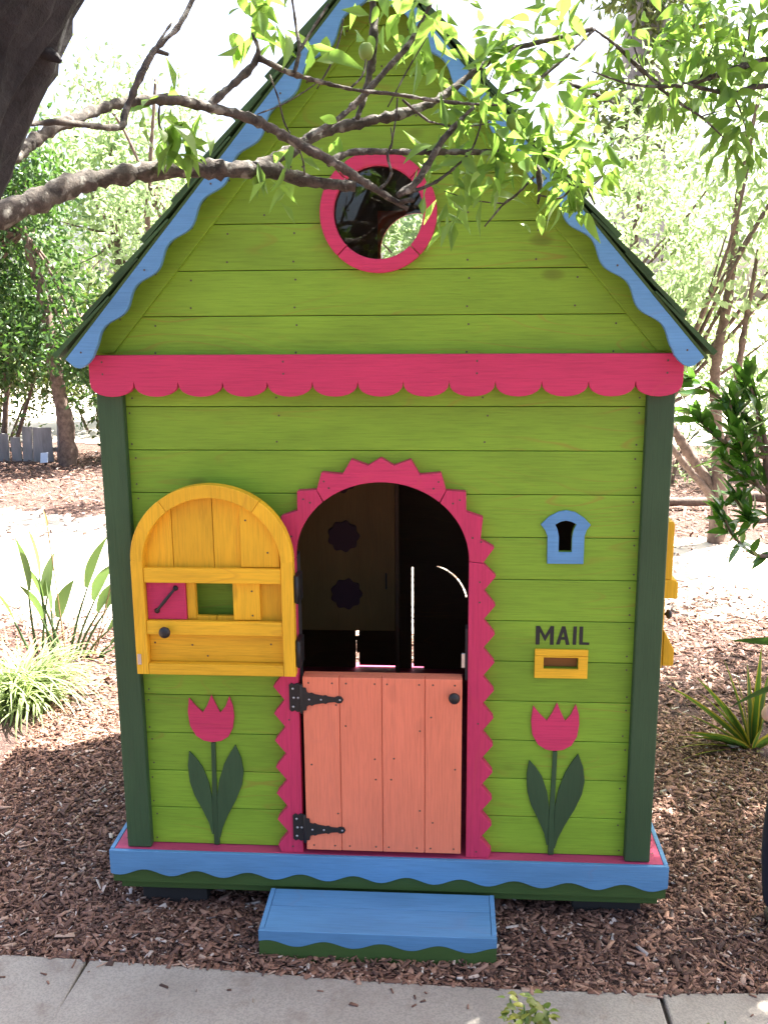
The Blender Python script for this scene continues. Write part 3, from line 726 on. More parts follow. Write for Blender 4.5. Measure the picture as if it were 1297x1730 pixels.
for k in range(20):
    z0 = D - 0.004 + k * PK + 0.0002; z1 = D - 0.004 + (k + 1) * PK - 0.0002
    if z0 > ZA - 0.06: break
    w0 = min(0.688, (ZA - 0.02 - z0) / SL); w1 = min(0.688, max(0.004, (ZA - 0.02 - z1) / SL))
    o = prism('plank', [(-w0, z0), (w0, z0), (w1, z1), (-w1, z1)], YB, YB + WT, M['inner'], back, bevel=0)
    cs = []
    if z0 < 0.64: cs += slits
    if z0 < 2.02 and z1 > 1.73: cs.append(cut_bw)
    if cs: boolean(o, cs)
fr = box('window_frame', -0.105, 0.195, YB - 0.016, YB - 0.001, 1.722, 2.022, M['red'], house, bevel=0.001)
boolean(fr, [cut_bw])
# inner cupboard door with dark flower cut-outs
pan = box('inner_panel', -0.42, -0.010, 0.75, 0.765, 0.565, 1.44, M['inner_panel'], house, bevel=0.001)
def flower_poly(cx, cz, r, n=9):
    return [(cx + r * (1 + 0.07 * math.cos(n * a)) * math.cos(a), cz + r * (1 + 0.07 * math.cos(n * a)) * math.sin(a)) for a in np.linspace(0, 2 * math.pi, 72, endpoint=False)]
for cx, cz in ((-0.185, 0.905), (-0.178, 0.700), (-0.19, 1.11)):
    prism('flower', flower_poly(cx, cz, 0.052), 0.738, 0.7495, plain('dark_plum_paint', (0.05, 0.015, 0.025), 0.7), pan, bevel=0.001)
box('pull', -0.043, -0.038, 0.737, 0.7495, 0.72, 0.775, M['black'], pan, bevel=0.001)
box('panel_post', -0.008, 0.004, 0.735, 0.775, D, 1.46, M['inner'], house, bevel=0)

# deck, fascia, skirt, feet
deck = empty('platform', (0, 0, 0), house)
for k, (a, b) in enumerate([(-0.0335, 0.09)] + [(0.0915 + 0.135 * j, 0.225 + 0.135 * j) for j in range(10)]):
    box('deck_board', -0.764, 0.764, a, b, D - 0.022, D, M['deck_pink'], deck, bevel=0.001)
for x in (-0.745, 0.745):
    for j in range(4):
        screws.append((x, 0.02 + 0.05 * j, D + 0.0006, 'up'))
def wavy(x0, x1, zt, zb, mean, amp, per, ph, n=120):
    return [(x, mean + amp * math.cos(2 * math.pi * (x - ph) / per)) for x in np.linspace(x0, x1, n)]
cr = wavy(-0.777, 0.777, 0, 0, 0.1125, 0.0095, 0.1485, -0.678)
prism('fascia', [(-0.777, D - 0.0005), (-0.777, cr[0][1])] + cr[1:-1] + [(0.777, cr[-1][1]), (0.777, D - 0.0005)], -0.046, -0.0342, M['blue'], deck, bevel=0.0015)
prism('wave_board', [(-0.774, 0.076), (0.774, 0.076)] + [(x * 0.996, z + 0.02) for x, z in cr[::-1]], -0.0338, -0.020, M['wave'], deck, bevel=0)
for s in (-1, 1):
    x0, x1 = sorted((s * 0.765, s * 0.777))
    box('fascia', x0, x1, -0.0338, 1.45, 0.104, D + 0.001, M['blue'], deck, bevel=0.0015)
box('skirt', -0.757, 0.757, -0.018, 0.0, 0.048, D - 0.023, M['wave'], deck, bevel=0.002)
for s in (-1, 1):
    x0, x1 = sorted((s * 0.740, s * 0.757))
    box('skirt', x0, x1, 0.001, 1.42, 0.048, D - 0.023, M['wave'], deck, bevel=0.002)
box('skirt', -0.73, 0.73, 1.42, 1.44, 0.048, D - 0.023, M['wave'], deck, bevel=0.002)
for x in (-0.66, -0.13, 0.58):
    for y in (0.02, 0.66, 1.30):
        box('foot_block', x - 0.05, x + 0.14, y, y + 0.09, -0.06, 0.047, M['block'], deck, bevel=0.003)

# roof: deck, single shingles, wavy gable boards
roof = empty('roof', (0, 0, 0), house)
YR0, YR1 = -0.100, 1.50
LEN = 0.774 / ds
sh_me = None
def shingle_mesh(w, l, t):
    x, y = w / 2, l
    V = [(-x, 0, 0), (x, 0, 0), (x, y, 0), (-x, y, 0), (-x, 0, t), (x, 0, t), (x, y, t * 0.3), (-x, y, t * 0.3)]
    return pydata(V, [(3, 2, 1, 0), (4, 5, 6, 7), (0, 1, 5, 4), (1, 2, 6, 5), (2, 3, 7, 6), (3, 0, 4, 7)])
sh_meshes = [shingle_mesh(w, 0.205, t) for w, t in ((0.146, 0.0125), (0.152, 0.0135), (0.138, 0.012))]
for mm in sh_meshes: mm.materials.append(M['shingle'])
for s in (-1, 1):
    # boards under the shingles
    a = slope_a
    n = (s * dn, ds)                         # outward normal in xz
    e0 = (s * 0.779, ZA - SL * 0.779); e1 = (0.0, ZA)
    th = 0.007
    poly = [e0, e1, (0.0, ZA + th / ds), (e0[0] + n[0] * th, e0[1] + n[1] * th)]
    prism('roof_deck', poly, YR0 + 0.004, YR1, M['wave'], roof, bevel=0)
    # frame for the shingles: local x -> world y, local y -> up the slope, local z -> outward
    ux = Vector((0, 1, 0)) * (1 if s < 0 else -1); uy = Vector((-s * ds, 0, dn)); uz = Vector((s * dn, 0, ds))
    rot = Matrix((ux, uy, uz)).transposed()
    for c in range(10):
        row = 0.0 if c % 2 else 0.07
        yy = YR0 - 0.004
        j = 0
        while yy < YR1 - 0.02:
            me = sh_meshes[(c * 5 + j * 2 + (j * j) % 3) % 3]
            w = {0: 0.146, 1: 0.152, 2: 0.138}[sh_meshes.index(me)]
            if j == 0 and row: w2 = row
            sd_ = c * 0.1195 - 0.004 + random.uniform(-0.003, 0.003)
            cy = yy + w / 2 - (w * 0.48 if (row and j == 0) else 0)
            if cy - w / 2 < YR0 - 0.006: cy = YR0 - 0.006 + w / 2 + random.uniform(0, 0.003)
            o = bpy.data.objects.new('shingle', me); COL.objects.link(o); o.parent = roof
            base = Vector((s * 0.779, cy, ZA - SL * 0.779)) + uz * (th + 0.0012 + 0.0014 * (c % 2)) + uy * sd_
            tilt = Matrix.Rotation(R(-2.9 + random.uniform(-0.5, 0.5)), 3, 'X')
            o.matrix_world = Matrix.Translation(base + uz * 0.0095) @ (rot @ tilt).to_4x4()
            yy = cy + w / 2 + 0.003
            j += 1
    # gable board: straight top, scalloped lower edge, rounded nose
    def S2(sv, t): return (s * (0.774 - ds * sv - dn * t), 1.555 + dn * sv - ds * t)
    low = [S2(0.0, 0.030), S2(0.006, 0.041), S2(0.016, 0.047), S2(0.032, 0.050), S2(0.05, 0.0495)]
    sv = 0.065
    while sv < LEN - 0.02:
        low.append(S2(sv, 0.0358 + 0.0090 * math.cos(2 * math.pi * (sv - 0.060) / 0.1305)))
        sv += 0.0075
    low = [q for q in low if q[0] * s > 0.002]
    prism('gable_board', [S2(0.0, 0.0005)] + low + [(s * 0.001, low[-1][1] + 0.02), (s * 0.001, ZA - 0.001)], YR0 + 0.0, YR0 + 0.0175, M['blue'], roof, bevel=0.0015)
    prism('soffit', [S2(0.004, 0.0005), S2(0.004, 0.012), (s * 0.002, ZA - 0.020), (s * 0.002, ZA - 0.001)], YR0 + 0.018, YR1 - 0.01, M['wave'], roof, bevel=0)
    for sv in np.arange(0.04, 1.1, 0.26):
        q = S2(sv, 0.02); screws.append((q[0], YR0 - 0.0006, q[1]))
box('ridge_cap', -0.03, 0.03, YR0, YR1, ZA + 0.028, ZA + 0.042, M['shingle'], roof, bevel=0.002)

# zigzag door surround
TEETH_PK = [(0.0, 1.300), (0.076, 1.296), (0.153, 1.262), (0.217, 1.213), (0.261, 1.146), (0.291, 1.067)] + [(0.2965, 0.9905 - 0.0788 * k) for k in range(11)]
TEETH_VL = [(0.033, 1.280), (0.099, 1.257), (0.166, 1.217), (0.218, 1.161), (0.255, 1.087), (0.2625, 1.026)] + [(0.2655, 0.9905 - 0.0394 - 0.0788 * k) for k in range(11)]
INA, INT, INS = 0.2265, 1.237, 1.030
def arch_pt(ang): return (INA * math.cos(R(ang)), INS + (INT - INS) * math.sin(R(ang)))
sur = empty('door_surround', (0, 0, 0), house)
def arc_in(a0, a1, n=12): return [arch_pt(a0 + (a1 - a0) * k / n) for k in range(n + 1)]
A1 = 48.5
# crown segment
crown = []
outer = [(-x, z) for x, z in (TEETH_VL[2], TEETH_PK[2], TEETH_VL[1], TEETH_PK[1], TEETH_VL[0])] + [TEETH_PK[0], TEETH_VL[0], TEETH_PK[1], TEETH_VL[1], TEETH_PK[2], TEETH_VL[2]]
prism('trim_segment', outer + arc_in(A1 + 0.4, 180 - A1 - 0.4, 20), -0.030, -0.001, M['pink_x'], sur)
for s in (-1, 1):
    o1 = [TEETH_VL[2], TEETH_PK[3], TEETH_VL[3], TEETH_PK[4], TEETH_VL[4], TEETH_PK[5], TEETH_VL[5]]
    o1 = [(x + 0.0008, z - 0.0008) for x, z in o1[:1]] + o1[1:]
    poly = o1 + arc_in(0.0, A1 - 0.4, 12)
    prism('trim_segment', [(s * x, z) for x, z in poly], -0.030, -0.001, M['pink_z'], sur)
    o2 = [(0.2625, 1.0245)]
    for k in range(11):
        if TEETH_PK[6 + k][1] < D + 0.012: break
        o2.append(TEETH_PK[6 + k])
        if TEETH_VL[6 + k][1] > D + 0.004: o2.append(TEETH_VL[6 + k])
    last = o2[-1]
    o2 += [(0.288, D + 0.0008) if last[0] > 0.28 else (0.272, D + 0.0008), (INA, D + 0.0008), (INA, 1.0285)]
    prism('trim_segment', [(s * x, z) for x, z in o2], -0.030, -0.001, M['pink_z'], sur)
    for a in (56, 40, 12): 
        q = arch_pt(a); screw_at(s * (q[0] * 1.06), q[1] + 0.02, -0.0306); screw_at(s * (q[0] * 1.16), q[1] + 0.045 * math.sin(R(a)), -0.0306)
    for z in (0.975, 0.92, 0.58, 0.20): screw_at(s * 0.255, z, -0.0306)
    # jamb lining the opening
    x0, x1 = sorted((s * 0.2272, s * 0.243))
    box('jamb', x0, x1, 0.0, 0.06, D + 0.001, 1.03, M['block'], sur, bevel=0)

# lower half door
ld = empty('lower_door', (0, 0, 0), house)
XL = [-0.2150, -0.1160, -0.0020, 0.1130, 0.2125]
for a, b in zip(XL[:-1], XL[1:]):
    box('board', a + 0.0006, b - 0.0006, -0.040, -0.018, 0.197, 0.7085, M['salmon'], ld, bevel=0.0022)
    for x in (a + 0.018, b - 0.018):
        for z in (0.212, 0.692):
            screws.append((x + random.uniform(-0.004, 0.004), -0.0406, z))
box('ledge', -0.2150, 0.2125, -0.0175, 0.006, 0.199, 0.7075, M['salmon'], ld, bevel=0.002)
for x, z in ((-0.125, 0.63), (-0.022, 0.475), (0.030, 0.478), (-0.02, 0.415), (0.022, 0.416), (0.1, 0.56), (0.13, 0.60), (-0.1, 0.57), (-0.195, 0.455), (0.195, 0.45), (0.1, 0.325), (0.135, 0.29), (-0.125, 0.31)):
    screws.append((x, -0.0406, z))
def strap_hinge(zc, parent):
    pl = [(-0.2525, zc - 0.036), (-0.2525, zc + 0.036), (-0.246, zc + 0.0415), (-0.238, zc + 0.037), (-0.232, zc + 0.0415), (-0.222, zc + 0.040), (-0.2215, zc - 0.040), (-0.232, zc - 0.0415), (-0.238, zc - 0.037), (-0.246, zc - 0.0415)]
    h = prism('hinge', pl, -0.0345, -0.0305, M['black'], parent, bevel=0.001)
    st = [(-0.2165, 0.034), (-0.205, 0.032), (-0.203, 0.020), (-0.196, 0.0165), (-0.190, 0.019), (-0.182, 0.0145), (-0.160, 0.0105), (-0.152, 0.0125), (-0.146, 0.0085), (-0.128, 0.0065), (-0.121, 0.010), (-0.110, 0.009), (-0.1045, 0.0)]
    pol = [(x, zc + w) for x, w in st] + [(x, zc - w) for x, w in st[::-1][1:]]
    prism('strap', pol, -0.0446, -0.0407, M['black'], h, bevel=0.0008)
    lathe('hinge_pin', [(0.0035, -0.042), (0.0045, -0.04), (0.0045, 0.04), (0.0035, 0.042)], M['black'], h, (-0.2185, -0.0405, zc), 'Z', 12)
    for x, z in ((-0.242, 0.026), (-0.242, -0.026), (-0.228, 0.0), (-0.240, 0.0)):
        lathe('bolt', [(0.0035, 0), (0.0028, 0.0018)], M['steel'], h, (x, -0.0346, zc + z), '-Y', 10)
    for x in (-0.197, -0.165, -0.114):
        lathe('bolt', [(0.003, 0), (0.0022, 0.0016)], M['steel'], h, (x, -0.0447, zc), '-Y', 10)
strap_hinge(0.646, ld); strap_hinge(0.261, ld)
KN = [(0.006, 0), (0.0055, 0.010), (0.0125, 0.015), (0.0155, 0.021), (0.0145, 0.026), (0.009, 0.030), (0.002, 0.0312)]
lathe('knob', KN, M['black'], ld, (0.191, -0.040, 0.664), '-Y')
# latch keeper on the right jamb
box('latch_plate', 0.2195, 0.2262, -0.024, 0.012, 0.70, 0.845, M['block'], house, bevel=0.001)
lk = box('latch', 0.2095, 0.219, -0.022, -0.016, 0.735, 0.775, M['steel'], house, bevel=0.001)

# upper half door swung open flat against the wall
ud = empty('upper_door', (0, 0, 0), house)
tag(ud, 'arched yellow upper half door swung open against the wall')
CX = -0.4345
def ydoor(a, top, spring, bottom, n=30): return [(CX - a, bottom), (CX + a, bottom)] + [(CX + a * math.cos(R(180 * k / n)), spring + (top - spring) * math.sin(R(180 * k / n))) for k in range(n + 1)]
OA, OT, OS = 0.2115, 1.240, 1.040
IA, IT, IS = 0.180, 1.205, 1.030
cut_in = link('cutter', prism_mesh(ydoor(IA, IT, IS, 0.758), -0.3, 0.3))
YF0, YF1 = -0.093, -0.062
def ring_piece(poly):
    o = prism('frame_rail', poly, YF0, YF1, M['yellow_z'], ud, bevel=0)
    boolean(o, [cut_in])
    b = o.modifiers.new('edge', 'BEVEL'); b.width = 0.0025; b.segments = 2; b.limit_method = 'ANGLE'; b.angle_limit = R(35)
    return o
full = ydoor(OA, OT, OS, 0.729)
arcp = full[2:]
# arch of three sawn pieces, two stiles, a bottom rail
def wedge(a0, a1):
    pts = [(CX + OA * math.cos(R(a0 + (a1 - a0) * k / 14)), OS + (OT - OS) * math.sin(R(a0 + (a1 - a0) * k / 14))) for k in range(15)]
    inn = [(CX + (IA - 0.02) * math.cos(R(a)), IS + (IT - IS - 0.02) * math.sin(R(a))) for a in (a1, (a0 + a1) / 2, a0)]
    return pts + inn
ring_piece(wedge(0.0, 52)); ring_piece(wedge(52.12, 127.9)); ring_piece(wedge(128.0, 180.0))
for s in (-1, 1):
    x0, x1 = sorted((CX + s * OA, CX + s * IA))
    box('frame_rail', x0, x1, YF0, YF1, 0.729, OS - 0.0004, M['yellow_z'], ud, bevel=0.002)
box('frame_rail', CX - IA + 0.0008, CX + IA - 0.0008, YF0 + 0.0006, YF1, 0.7287, 0.7585, M['yellow_x'], ud, bevel=0.002)
# tongue boards behind the frame
cut_out = link('cutter', prism_mesh([(CX - 0.5, 0.5), (CX + 0.5, 0.5), (CX + 0.5, 1.5), (CX - 0.5, 1.5)], -0.3, 0.3))
hole = link('cutter', prism_mesh([(-0.486, 0.883), (-0.386, 0.883), (-0.386, 0.974), (-0.486, 0.974)], -0.3, 0.3))
XB = [CX - OA + 0.004, -0.541, -0.433, -0.3615, CX + OA - 0.004]
for a, b in zip(XB[:-1], XB[1:]):
    pts = []
    for x in np.linspace(a + 0.0008, b - 0.0008, 9):
        pts.append((x, OS + (OT - OS - 0.004) * math.sqrt(max(0.0, 1 - ((x - CX) / (OA - 0.003)) ** 2))))
    o = prism('board', [(a + 0.0008, 0.731)] + pts + [(b - 0.0008, 0.731)], -0.0615, -0.048, M['yellow_z'], ud, bevel=0.0012)
    if a < -0.386 and b > -0.486: boolean(o, [hole])
# raised strip right of the centre, cross bars
up_ = [(-0.3605, 1.0205), (-0.2600, 1.0205), (-0.2610, 1.060), (-0.2690, 1.095), (-0.2860, 1.129), (-0.3080, 1.153), (-0.3360, 1.173), (-0.3605, 1.184)]
prism('raised_board', up_, -0.0745, -0.0618, M['yellow_z'], ud, bevel=0.0015)
prism('strip', [(-0.3855, 0.8765), (-0.3145, 0.8765), (-0.3145, 0.980), (-0.3855, 0.980)], -0.0735, -0.0618, M['yellow_z'], ud, bevel=0.0015)
prism('strip', [(-0.5095, 0.8765), (-0.487, 0.8765), (-0.487, 0.980), (-0.5095, 0.980)], -0.0665, -0.0618, M['yellow_z'], ud, bevel=0.001)
prism('lower_panel', [(CX - IA + 0.0006, 0.7592), (CX + IA - 0.0006, 0.7592), (CX + IA - 0.0006, 0.8385), (CX - IA + 0.0006, 0.8385)], -0.0695, -0.0618, M['yellow_x'], ud, bevel=0.001)
for zc, hh in ((1.0, 0.0195), (0.8575, 0.0185)):
    box('crossbar', CX - IA + 0.0006, CX + IA - 0.0006, -0.0905, -0.0750, zc - hh, zc + hh, M['yellow_x'], ud, bevel=0.002)
pp = box('sliding_panel', -0.6135, -0.5105, -0.0742, -0.0618, 0.8765, 0.9800, M['pink_x'], ud, bevel=0.0012)
tag(pp, 'pink sliding panel')
hd = tube('handle', [(-0.588, -0.0745, 0.9000, 0.0032), (-0.583, -0.087, 0.906, 0.0034), (-0.562, -0.091, 0.931, 0.0045), (-0.541, -0.087, 0.956, 0.0034), (-0.536, -0.0745, 0.962, 0.0032)], M['black'], pp, 10)
for x, z in ((-0.588, 0.900), (-0.536, 0.962)):
    lathe('foot', [(0.0075, 0), (0.0065, 0.004), (0.004, 0.006)], M['black'], hd, (x, -0.0744, z), '-Y', 14)
lathe('knob', KN, M['black'], ud, (-0.560, -0.0905, 0.853), '-Y')
box('strike_plate', CX - OA + 0.004, CX - OA + 0.014, -0.0955, -0.0932, 0.757, 0.786, M['steel'], ud, bevel=0.0005)
for zc in (0.965, 0.79):
    h = box('hinge', CX + OA + 0.0008, -0.208, -0.085, -0.031, zc - 0.036, zc + 0.036, M['black'], ud, bevel=0.001)
    lathe('hinge_pin', [(0.0045, -0.036), (0.0045, 0.036)], M['black'], h, (-0.214, -0.088, zc), 'Z', 10)
for x, z in ((-0.60, 0.81), (-0.50, 0.805), (-0.29, 0.81), (-0.46, 0.775), (-0.335, 0.956), (-0.335, 0.89), (-0.345, 1.145), (-0.29, 1.06)):
    screws.append((x, -0.0701 if z < 0.85 else -0.0741 if z < 0.98 else -0.0751, z))

# tulips cut from thin board
def mirror(poly, cx): return [(2 * cx - x, z) for x, z in poly]
TUL = [(-0.536, 0.627), (-0.541, 0.585), (-0.537, 0.545), (-0.521, 0.515), (-0.500, 0.501), (-0.477, 0.497), (-0.452, 0.501), (-0.431, 0.514), (-0.417, 0.540), (-0.412, 0.575), (-0.414, 0.605), (-0.423, 0.634), (-0.435, 0.604), (-0.450, 0.585), (-0.460, 0.606), (-0.473, 0.637), (-0.486, 0.606), (-0.499, 0.585), (-0.518, 0.604)]
LFL = [(-0.4855, 0.330), (-0.492, 0.375), (-0.507, 0.420), (-0.525, 0.448), (-0.543, 0.468), (-0.549, 0.425), (-0.546, 0.375), (-0.535, 0.335), (-0.515, 0.293), (-0.497, 0.250), (-0.4895, 0.215), (-0.4855, 0.215)]
LFR = [(-0.4705, 0.330), (-0.462, 0.382), (-0.446, 0.432), (-0.428, 0.466), (-0.412, 0.490), (-0.397, 0.450), (-0.392, 0.410), (-0.398, 0.370), (-0.416, 0.325), (-0.442, 0.275), (-0.459, 0.235), (-0.4665, 0.205), (-0.4705, 0.205)]
STM = [(-0.4848, D + 0.003), (-0.4852, 0.30), (-0.4820, 0.40), (-0.4800, 0.4955), (-0.4680, 0.4955), (-0.4695, 0.40), (-0.4710, 0.30), (-0.4690, D + 0.003)]
for dx, dz in ((0.0, 0.0), (0.939, -0.003)):
    t = empty('tulip', (0, 0, 0), house)
    sh_ = lambda poly: [(x + dx, z + (dz if z > D + 0.02 else 0)) for x, z in poly]
    prism('flower', sh_(TUL), -0.0065, -0.0006, M['pink_x'], t, bevel=0.001)
    prism('leaf', sh_(LFL), -0.0065, -0.0006, M['post'], t, bevel=0.001)
    prism('leaf', sh_(LFR), -0.0065, -0.0006, M['post'], t, bevel=0.001)
    prism('stem', sh_(STM), -0.0065, -0.0006, M['post'], t, bevel=0.001)

# keyhole plaque, letter slot, lettering
kh = prism('keyhole_plaque', KEY_OUT, -0.007, -0.0006, M['blue'], house, bevel=0.001)
boolean(kh, [cut_key])
ms = empty('mail_slot', (0, 0, 0), house)
o = box('frame', 0.4035, 0.543, -0.0085, -0.0006, 0.7045, 0.7665, M['yellow_x'], ms, bevel=0.0012); boolean(o, [cut_mail])
box('frame', 0.4035, 0.543, -0.0085, -0.0006, 0.7672, 0.785, M['yellow_x'], ms, bevel=0.0012)
box('flap', 0.425, 0.520, 0.018, 0.024, 0.725, 0.77, wood('brown_flap', (0.30, 0.12, 0.03), 'x', 0.4, knots=0), ms, bevel=0)
lt = empty('mail_lettering', (0, 0, 0), house)
LET = {'letter_m': [(0.405, 0.796), (0.405, 0.848), (0.4155, 0.848), (0.4295, 0.822), (0.4435, 0.848), (0.4525, 0.848), (0.4525, 0.796), (0.4425, 0.796), (0.4425, 0.829), (0.4295, 0.805), (0.4160, 0.831), (0.4155, 0.796)],
       'letter_i': [(0.502, 0.797), (0.503, 0.848), (0.512, 0.848), (0.5115, 0.797)],
       'letter_l': [(0.519, 0.7975), (0.519, 0.848), (0.5285, 0.848), (0.5285, 0.8045), (0.546, 0.8040), (0.5455, 0.7970)]}
for nm, poly in LET.items(): prism(nm, poly, -0.0012, -0.0008, M['ink'], lt, bevel=0)
ao = prism('letter_a', [(0.4585, 0.797), (0.473, 0.848), (0.482, 0.848), (0.4945, 0.7965), (0.4845, 0.7965), (0.4815, 0.8105), (0.4715, 0.8105), (0.4685, 0.797)], -0.0012, -0.0008, M['ink'], lt, bevel=0)
cut_a = link('cutter', prism_mesh([(0.4728, 0.818), (0.4802, 0.818), (0.4772, 0.832)], -0.1, 0.1))
boolean(ao, [cut_a])

# round window
rw = empty('round_window', (0, 0, 0), house)
for k in range(4):
    a0, a1 = 45 + 90 * k + 0.35, 135 + 90 * k - 0.35
    poly = ellipse(*WC, 0.1425, 0.1425, 20, a0, a1) + ellipse(*WC, 0.109, 0.109, 20, a0, a1)[::-1]
    prism('ring_segment', poly, -0.024, -0.0006, M['pink_x'], rw, bevel=0.0025)
prism('pane', ellipse(*WC, 0.1165, 0.1165, 40), 0.004, 0.007, M['glass'], rw, bevel=0)

# screw heads, far too small to pick apart
V, F = [], []
for sc in screws:
    x, y, z = sc[:3]
    if len(sc) < 4: y -= 0.0004
    b = len(V)
    for k in range(8):
        a = 2 * math.pi * k / 8
        V.append((x + 0.0026 * math.cos(a), y, z + 0.0026 * math.sin(a)) if len(sc) < 4 else (x + 0.003 * math.cos(a), y + 0.003 * math.sin(a), z))
    F.append(tuple(range(b, b + 8)))
o = link('screw_heads', pydata(V, F), plain('dull_screw', (0.09, 0.07, 0.05), 0.5, 0.3), house)
tag(o, kind='stuff')
for c in [o for o in bpy.data.objects if o.name.startswith('cutter')]:
    me = c.data; bpy.data.objects.remove(c); bpy.data.meshes.remove(me)

# ------------------------------------------------------------------ loose step
st = empty('wooden_step', (-0.006, -0.14, 0))
tag(st, 'low blue wooden step with green wavy base in front of the door', 'step')
def sbox(n, x0, x1, y0, y1, z0, z1, mat, bev=0.0015): return box(n, x0, x1, y0 + 0.14, y1 + 0.14, z0, z1, mat, st, bev)
sbox('tread', -0.297, 0.297, -0.128, -0.0505, 0.06, 0.0795, M['blue'])
sbox('tread', -0.297, 0.297, -0.2265, -0.1295, 0.06, 0.0795, M['blue'])
for s in (-1, 1):
    x0, x1 = sorted((s * 0.298, s * 0.311))
    sbox('side_board', x0, x1, -0.2262, -0.050, -0.01, 0.0805, M['blue'])
cr = wavy(-0.311, 0.311, 0, 0, 0.0435, 0.0085, 0.150, -0.137)
prism('front_board', [(-0.311, 0.0805)] + cr + [(0.311, 0.0805)], -0.240 + 0.14, -0.2268 + 0.14, M['blue'], st, bevel=0.0015)
prism('wave_board', [(-0.310, -0.012), (0.310, -0.012)] + [(x * 0.998, z - 0.0004) for x, z in cr[::-1]], -0.2395 + 0.14, -0.2272 + 0.14, M['wave'], st, bevel=0.0008)
# ------------------------------------------------------------------ leaves
def leaf_mesh(l, w, fold=0.25, curl=0.25, seg=6, tip=1.6):
    """lanceolate blade along +Y, folded along the midrib and curling down at the tip"""
    V, F = [], []
    for k in range(seg + 1):
        t = k / seg
        ww = w / 2 * (math.sin(math.pi * min(1, t ** 0.8)) ** 0.9) * (1 - 0.15 * t) if 0 < k < seg else w * 0.02
        z = -curl * l * t * t
        y = l * t * (1 - 0.12 * curl * t)
        V += [(-ww, y, z + fold * ww), (0, y, z), (ww, y, z + fold * ww)]
    for k in range(seg):
        b = k * 3
        F += [(b, b + 1, b + 4, b + 3), (b + 1, b + 2, b + 5, b + 4)]
    me = pydata(V, F)
    me.polygons.foreach_set('use_smooth', [True] * len(me.polygons))
    return me

def frame_from(d, spin):
    d = Vector(d).normalized()
    ref = Vector((0, 0, 1)) if abs(d.z) < 0.95 else Vector((1, 0, 0))
    x = d.cross(ref).normalized()
    z = x.cross(d)
    m3 = Matrix((x, d, z)).transposed()
    return m3 @ Matrix.Rotation(spin, 3, 'Y')

def leaf_cloud_mesh(P, Dn, L, W, fold=0.3):
    """one mesh of many folded leaves: P base points, Dn directions, L/W sizes (numpy)"""
    n = len(P)
    Dn = Dn / (np.linalg.norm(Dn, axis=1)[:, None] + 1e-9)
    rnd = rng.normal(0, 1, (n, 3))
    S = np.cross(Dn, rnd); S /= np.linalg.norm(S, axis=1)[:, None] + 1e-9
    U = np.cross(S, Dn)
    L = L[:, None]; W = W[:, None]
    b = P; t = P + Dn * L - U * L * 0.12
    mid = P + Dn * L * 0.45
    a = mid + S * W * 0.5 + U * W * fold; c = mid - S * W * 0.5 + U * W * fold
    V = np.stack([b, a, t, c], 1).reshape(-1, 3)
    i = np.arange(n)[:, None] * 4
    T = np.concatenate([i + np.array([[0, 1, 2]]), i + np.array([[0, 2, 3]])], 1).reshape(-1, 3)
    me = arrmesh(V, tris=T)
    at = me.attributes.new('tone', 'FLOAT', 'FACE')
    at.data.foreach_set('value', np.repeat(rng.random(n), 2).astype(np.float32))
    return me

def crown_points(center, radii, n, clumps, clump_r, flat=1.0):
    """clumped points filling an ellipsoid, leaving gaps between the clumps"""
    c = np.array(center); r = np.array(radii)
    d = rng.normal(0, 1, (clumps, 3)); d /= np.linalg.norm(d, axis=1)[:, None]
    rad = rng.random(clumps) ** 0.45
    cc = c + d * rad[:, None] * r
    idx = rng.integers(0, clumps, n)
    q = rng.normal(0, 1, (n, 3)); q[:, 2] *= flat
    size = clump_r * (0.6 + 0.8 * rng.random(clumps))
    return cc[idx] + q * size[idx][:, None] * 0.55, cc

LM = {}
LM['peach'] = leafmat('peach_leaf', (0.08, 0.17, 0.025), (0.14, 0.24, 0.045), (0.27, 0.46, 0.07), 0.5)
LM['dark'] = leafmat('dark_tree_leaf', (0.030, 0.075, 0.022), (0.060, 0.115, 0.030), (0.10, 0.22, 0.03), 0.3)
LM['mid'] = leafmat('hedge_leaf', (0.045, 0.075, 0.022), (0.085, 0.095, 0.030), (0.14, 0.20, 0.03), 0.3)
LM['pale'] = leafmat('pale_birch_leaf', (0.17, 0.25, 0.11), (0.25, 0.33, 0.17), (0.42, 0.56, 0.26), 0.58)
LM['citrus'] = leafmat('glossy_citrus_leaf', (0.032, 0.095, 0.020), (0.055, 0.135, 0.026), (0.12, 0.26, 0.03), 0.28, rough=0.25, spec=0.6)
LM['strap'] = leafmat('strap_leaf', (0.06, 0.12, 0.03), (0.085, 0.15, 0.035), (0.16, 0.30, 0.04), 0.3)
LM['stripe'] = leafmat('yellow_leaf_margin', (0.36, 0.33, 0.05), (0.42, 0.30, 0.03), (0.45, 0.40, 0.06), 0.3)
LM['paddle'] = leafmat('paddle_leaf', (0.075, 0.125, 0.055), (0.10, 0.15, 0.06), (0.20, 0.32, 0.08), 0.35)
LM['lily'] = leafmat('fountain_blade', (0.22, 0.30, 0.11), (0.34, 0.40, 0.20), (0.36, 0.46, 0.14), 0.4)
LM['bigdark'] = leafmat('big_dark_leaf', (0.025, 0.060, 0.018), (0.035, 0.075, 0.022), (0.08, 0.18, 0.03), 0.2, rough=0.3)
LM['sprig'] = leafmat('sprig_leaf', (0.06, 0.12, 0.025), (0.20, 0.20, 0.04), (0.22, 0.32, 0.05), 0.35)
BK = {}
BK['peach'] = bark('fruit_tree_bark', (0.016, 0.012, 0.009), (0.105, 0.085, 0.068), 60, lichen=(0.20, 0.19, 0.16))
BK['trunk'] = bark('dark_trunk_bark', (0.002, 0.0018, 0.0018), (0.019, 0.017, 0.018), 42)
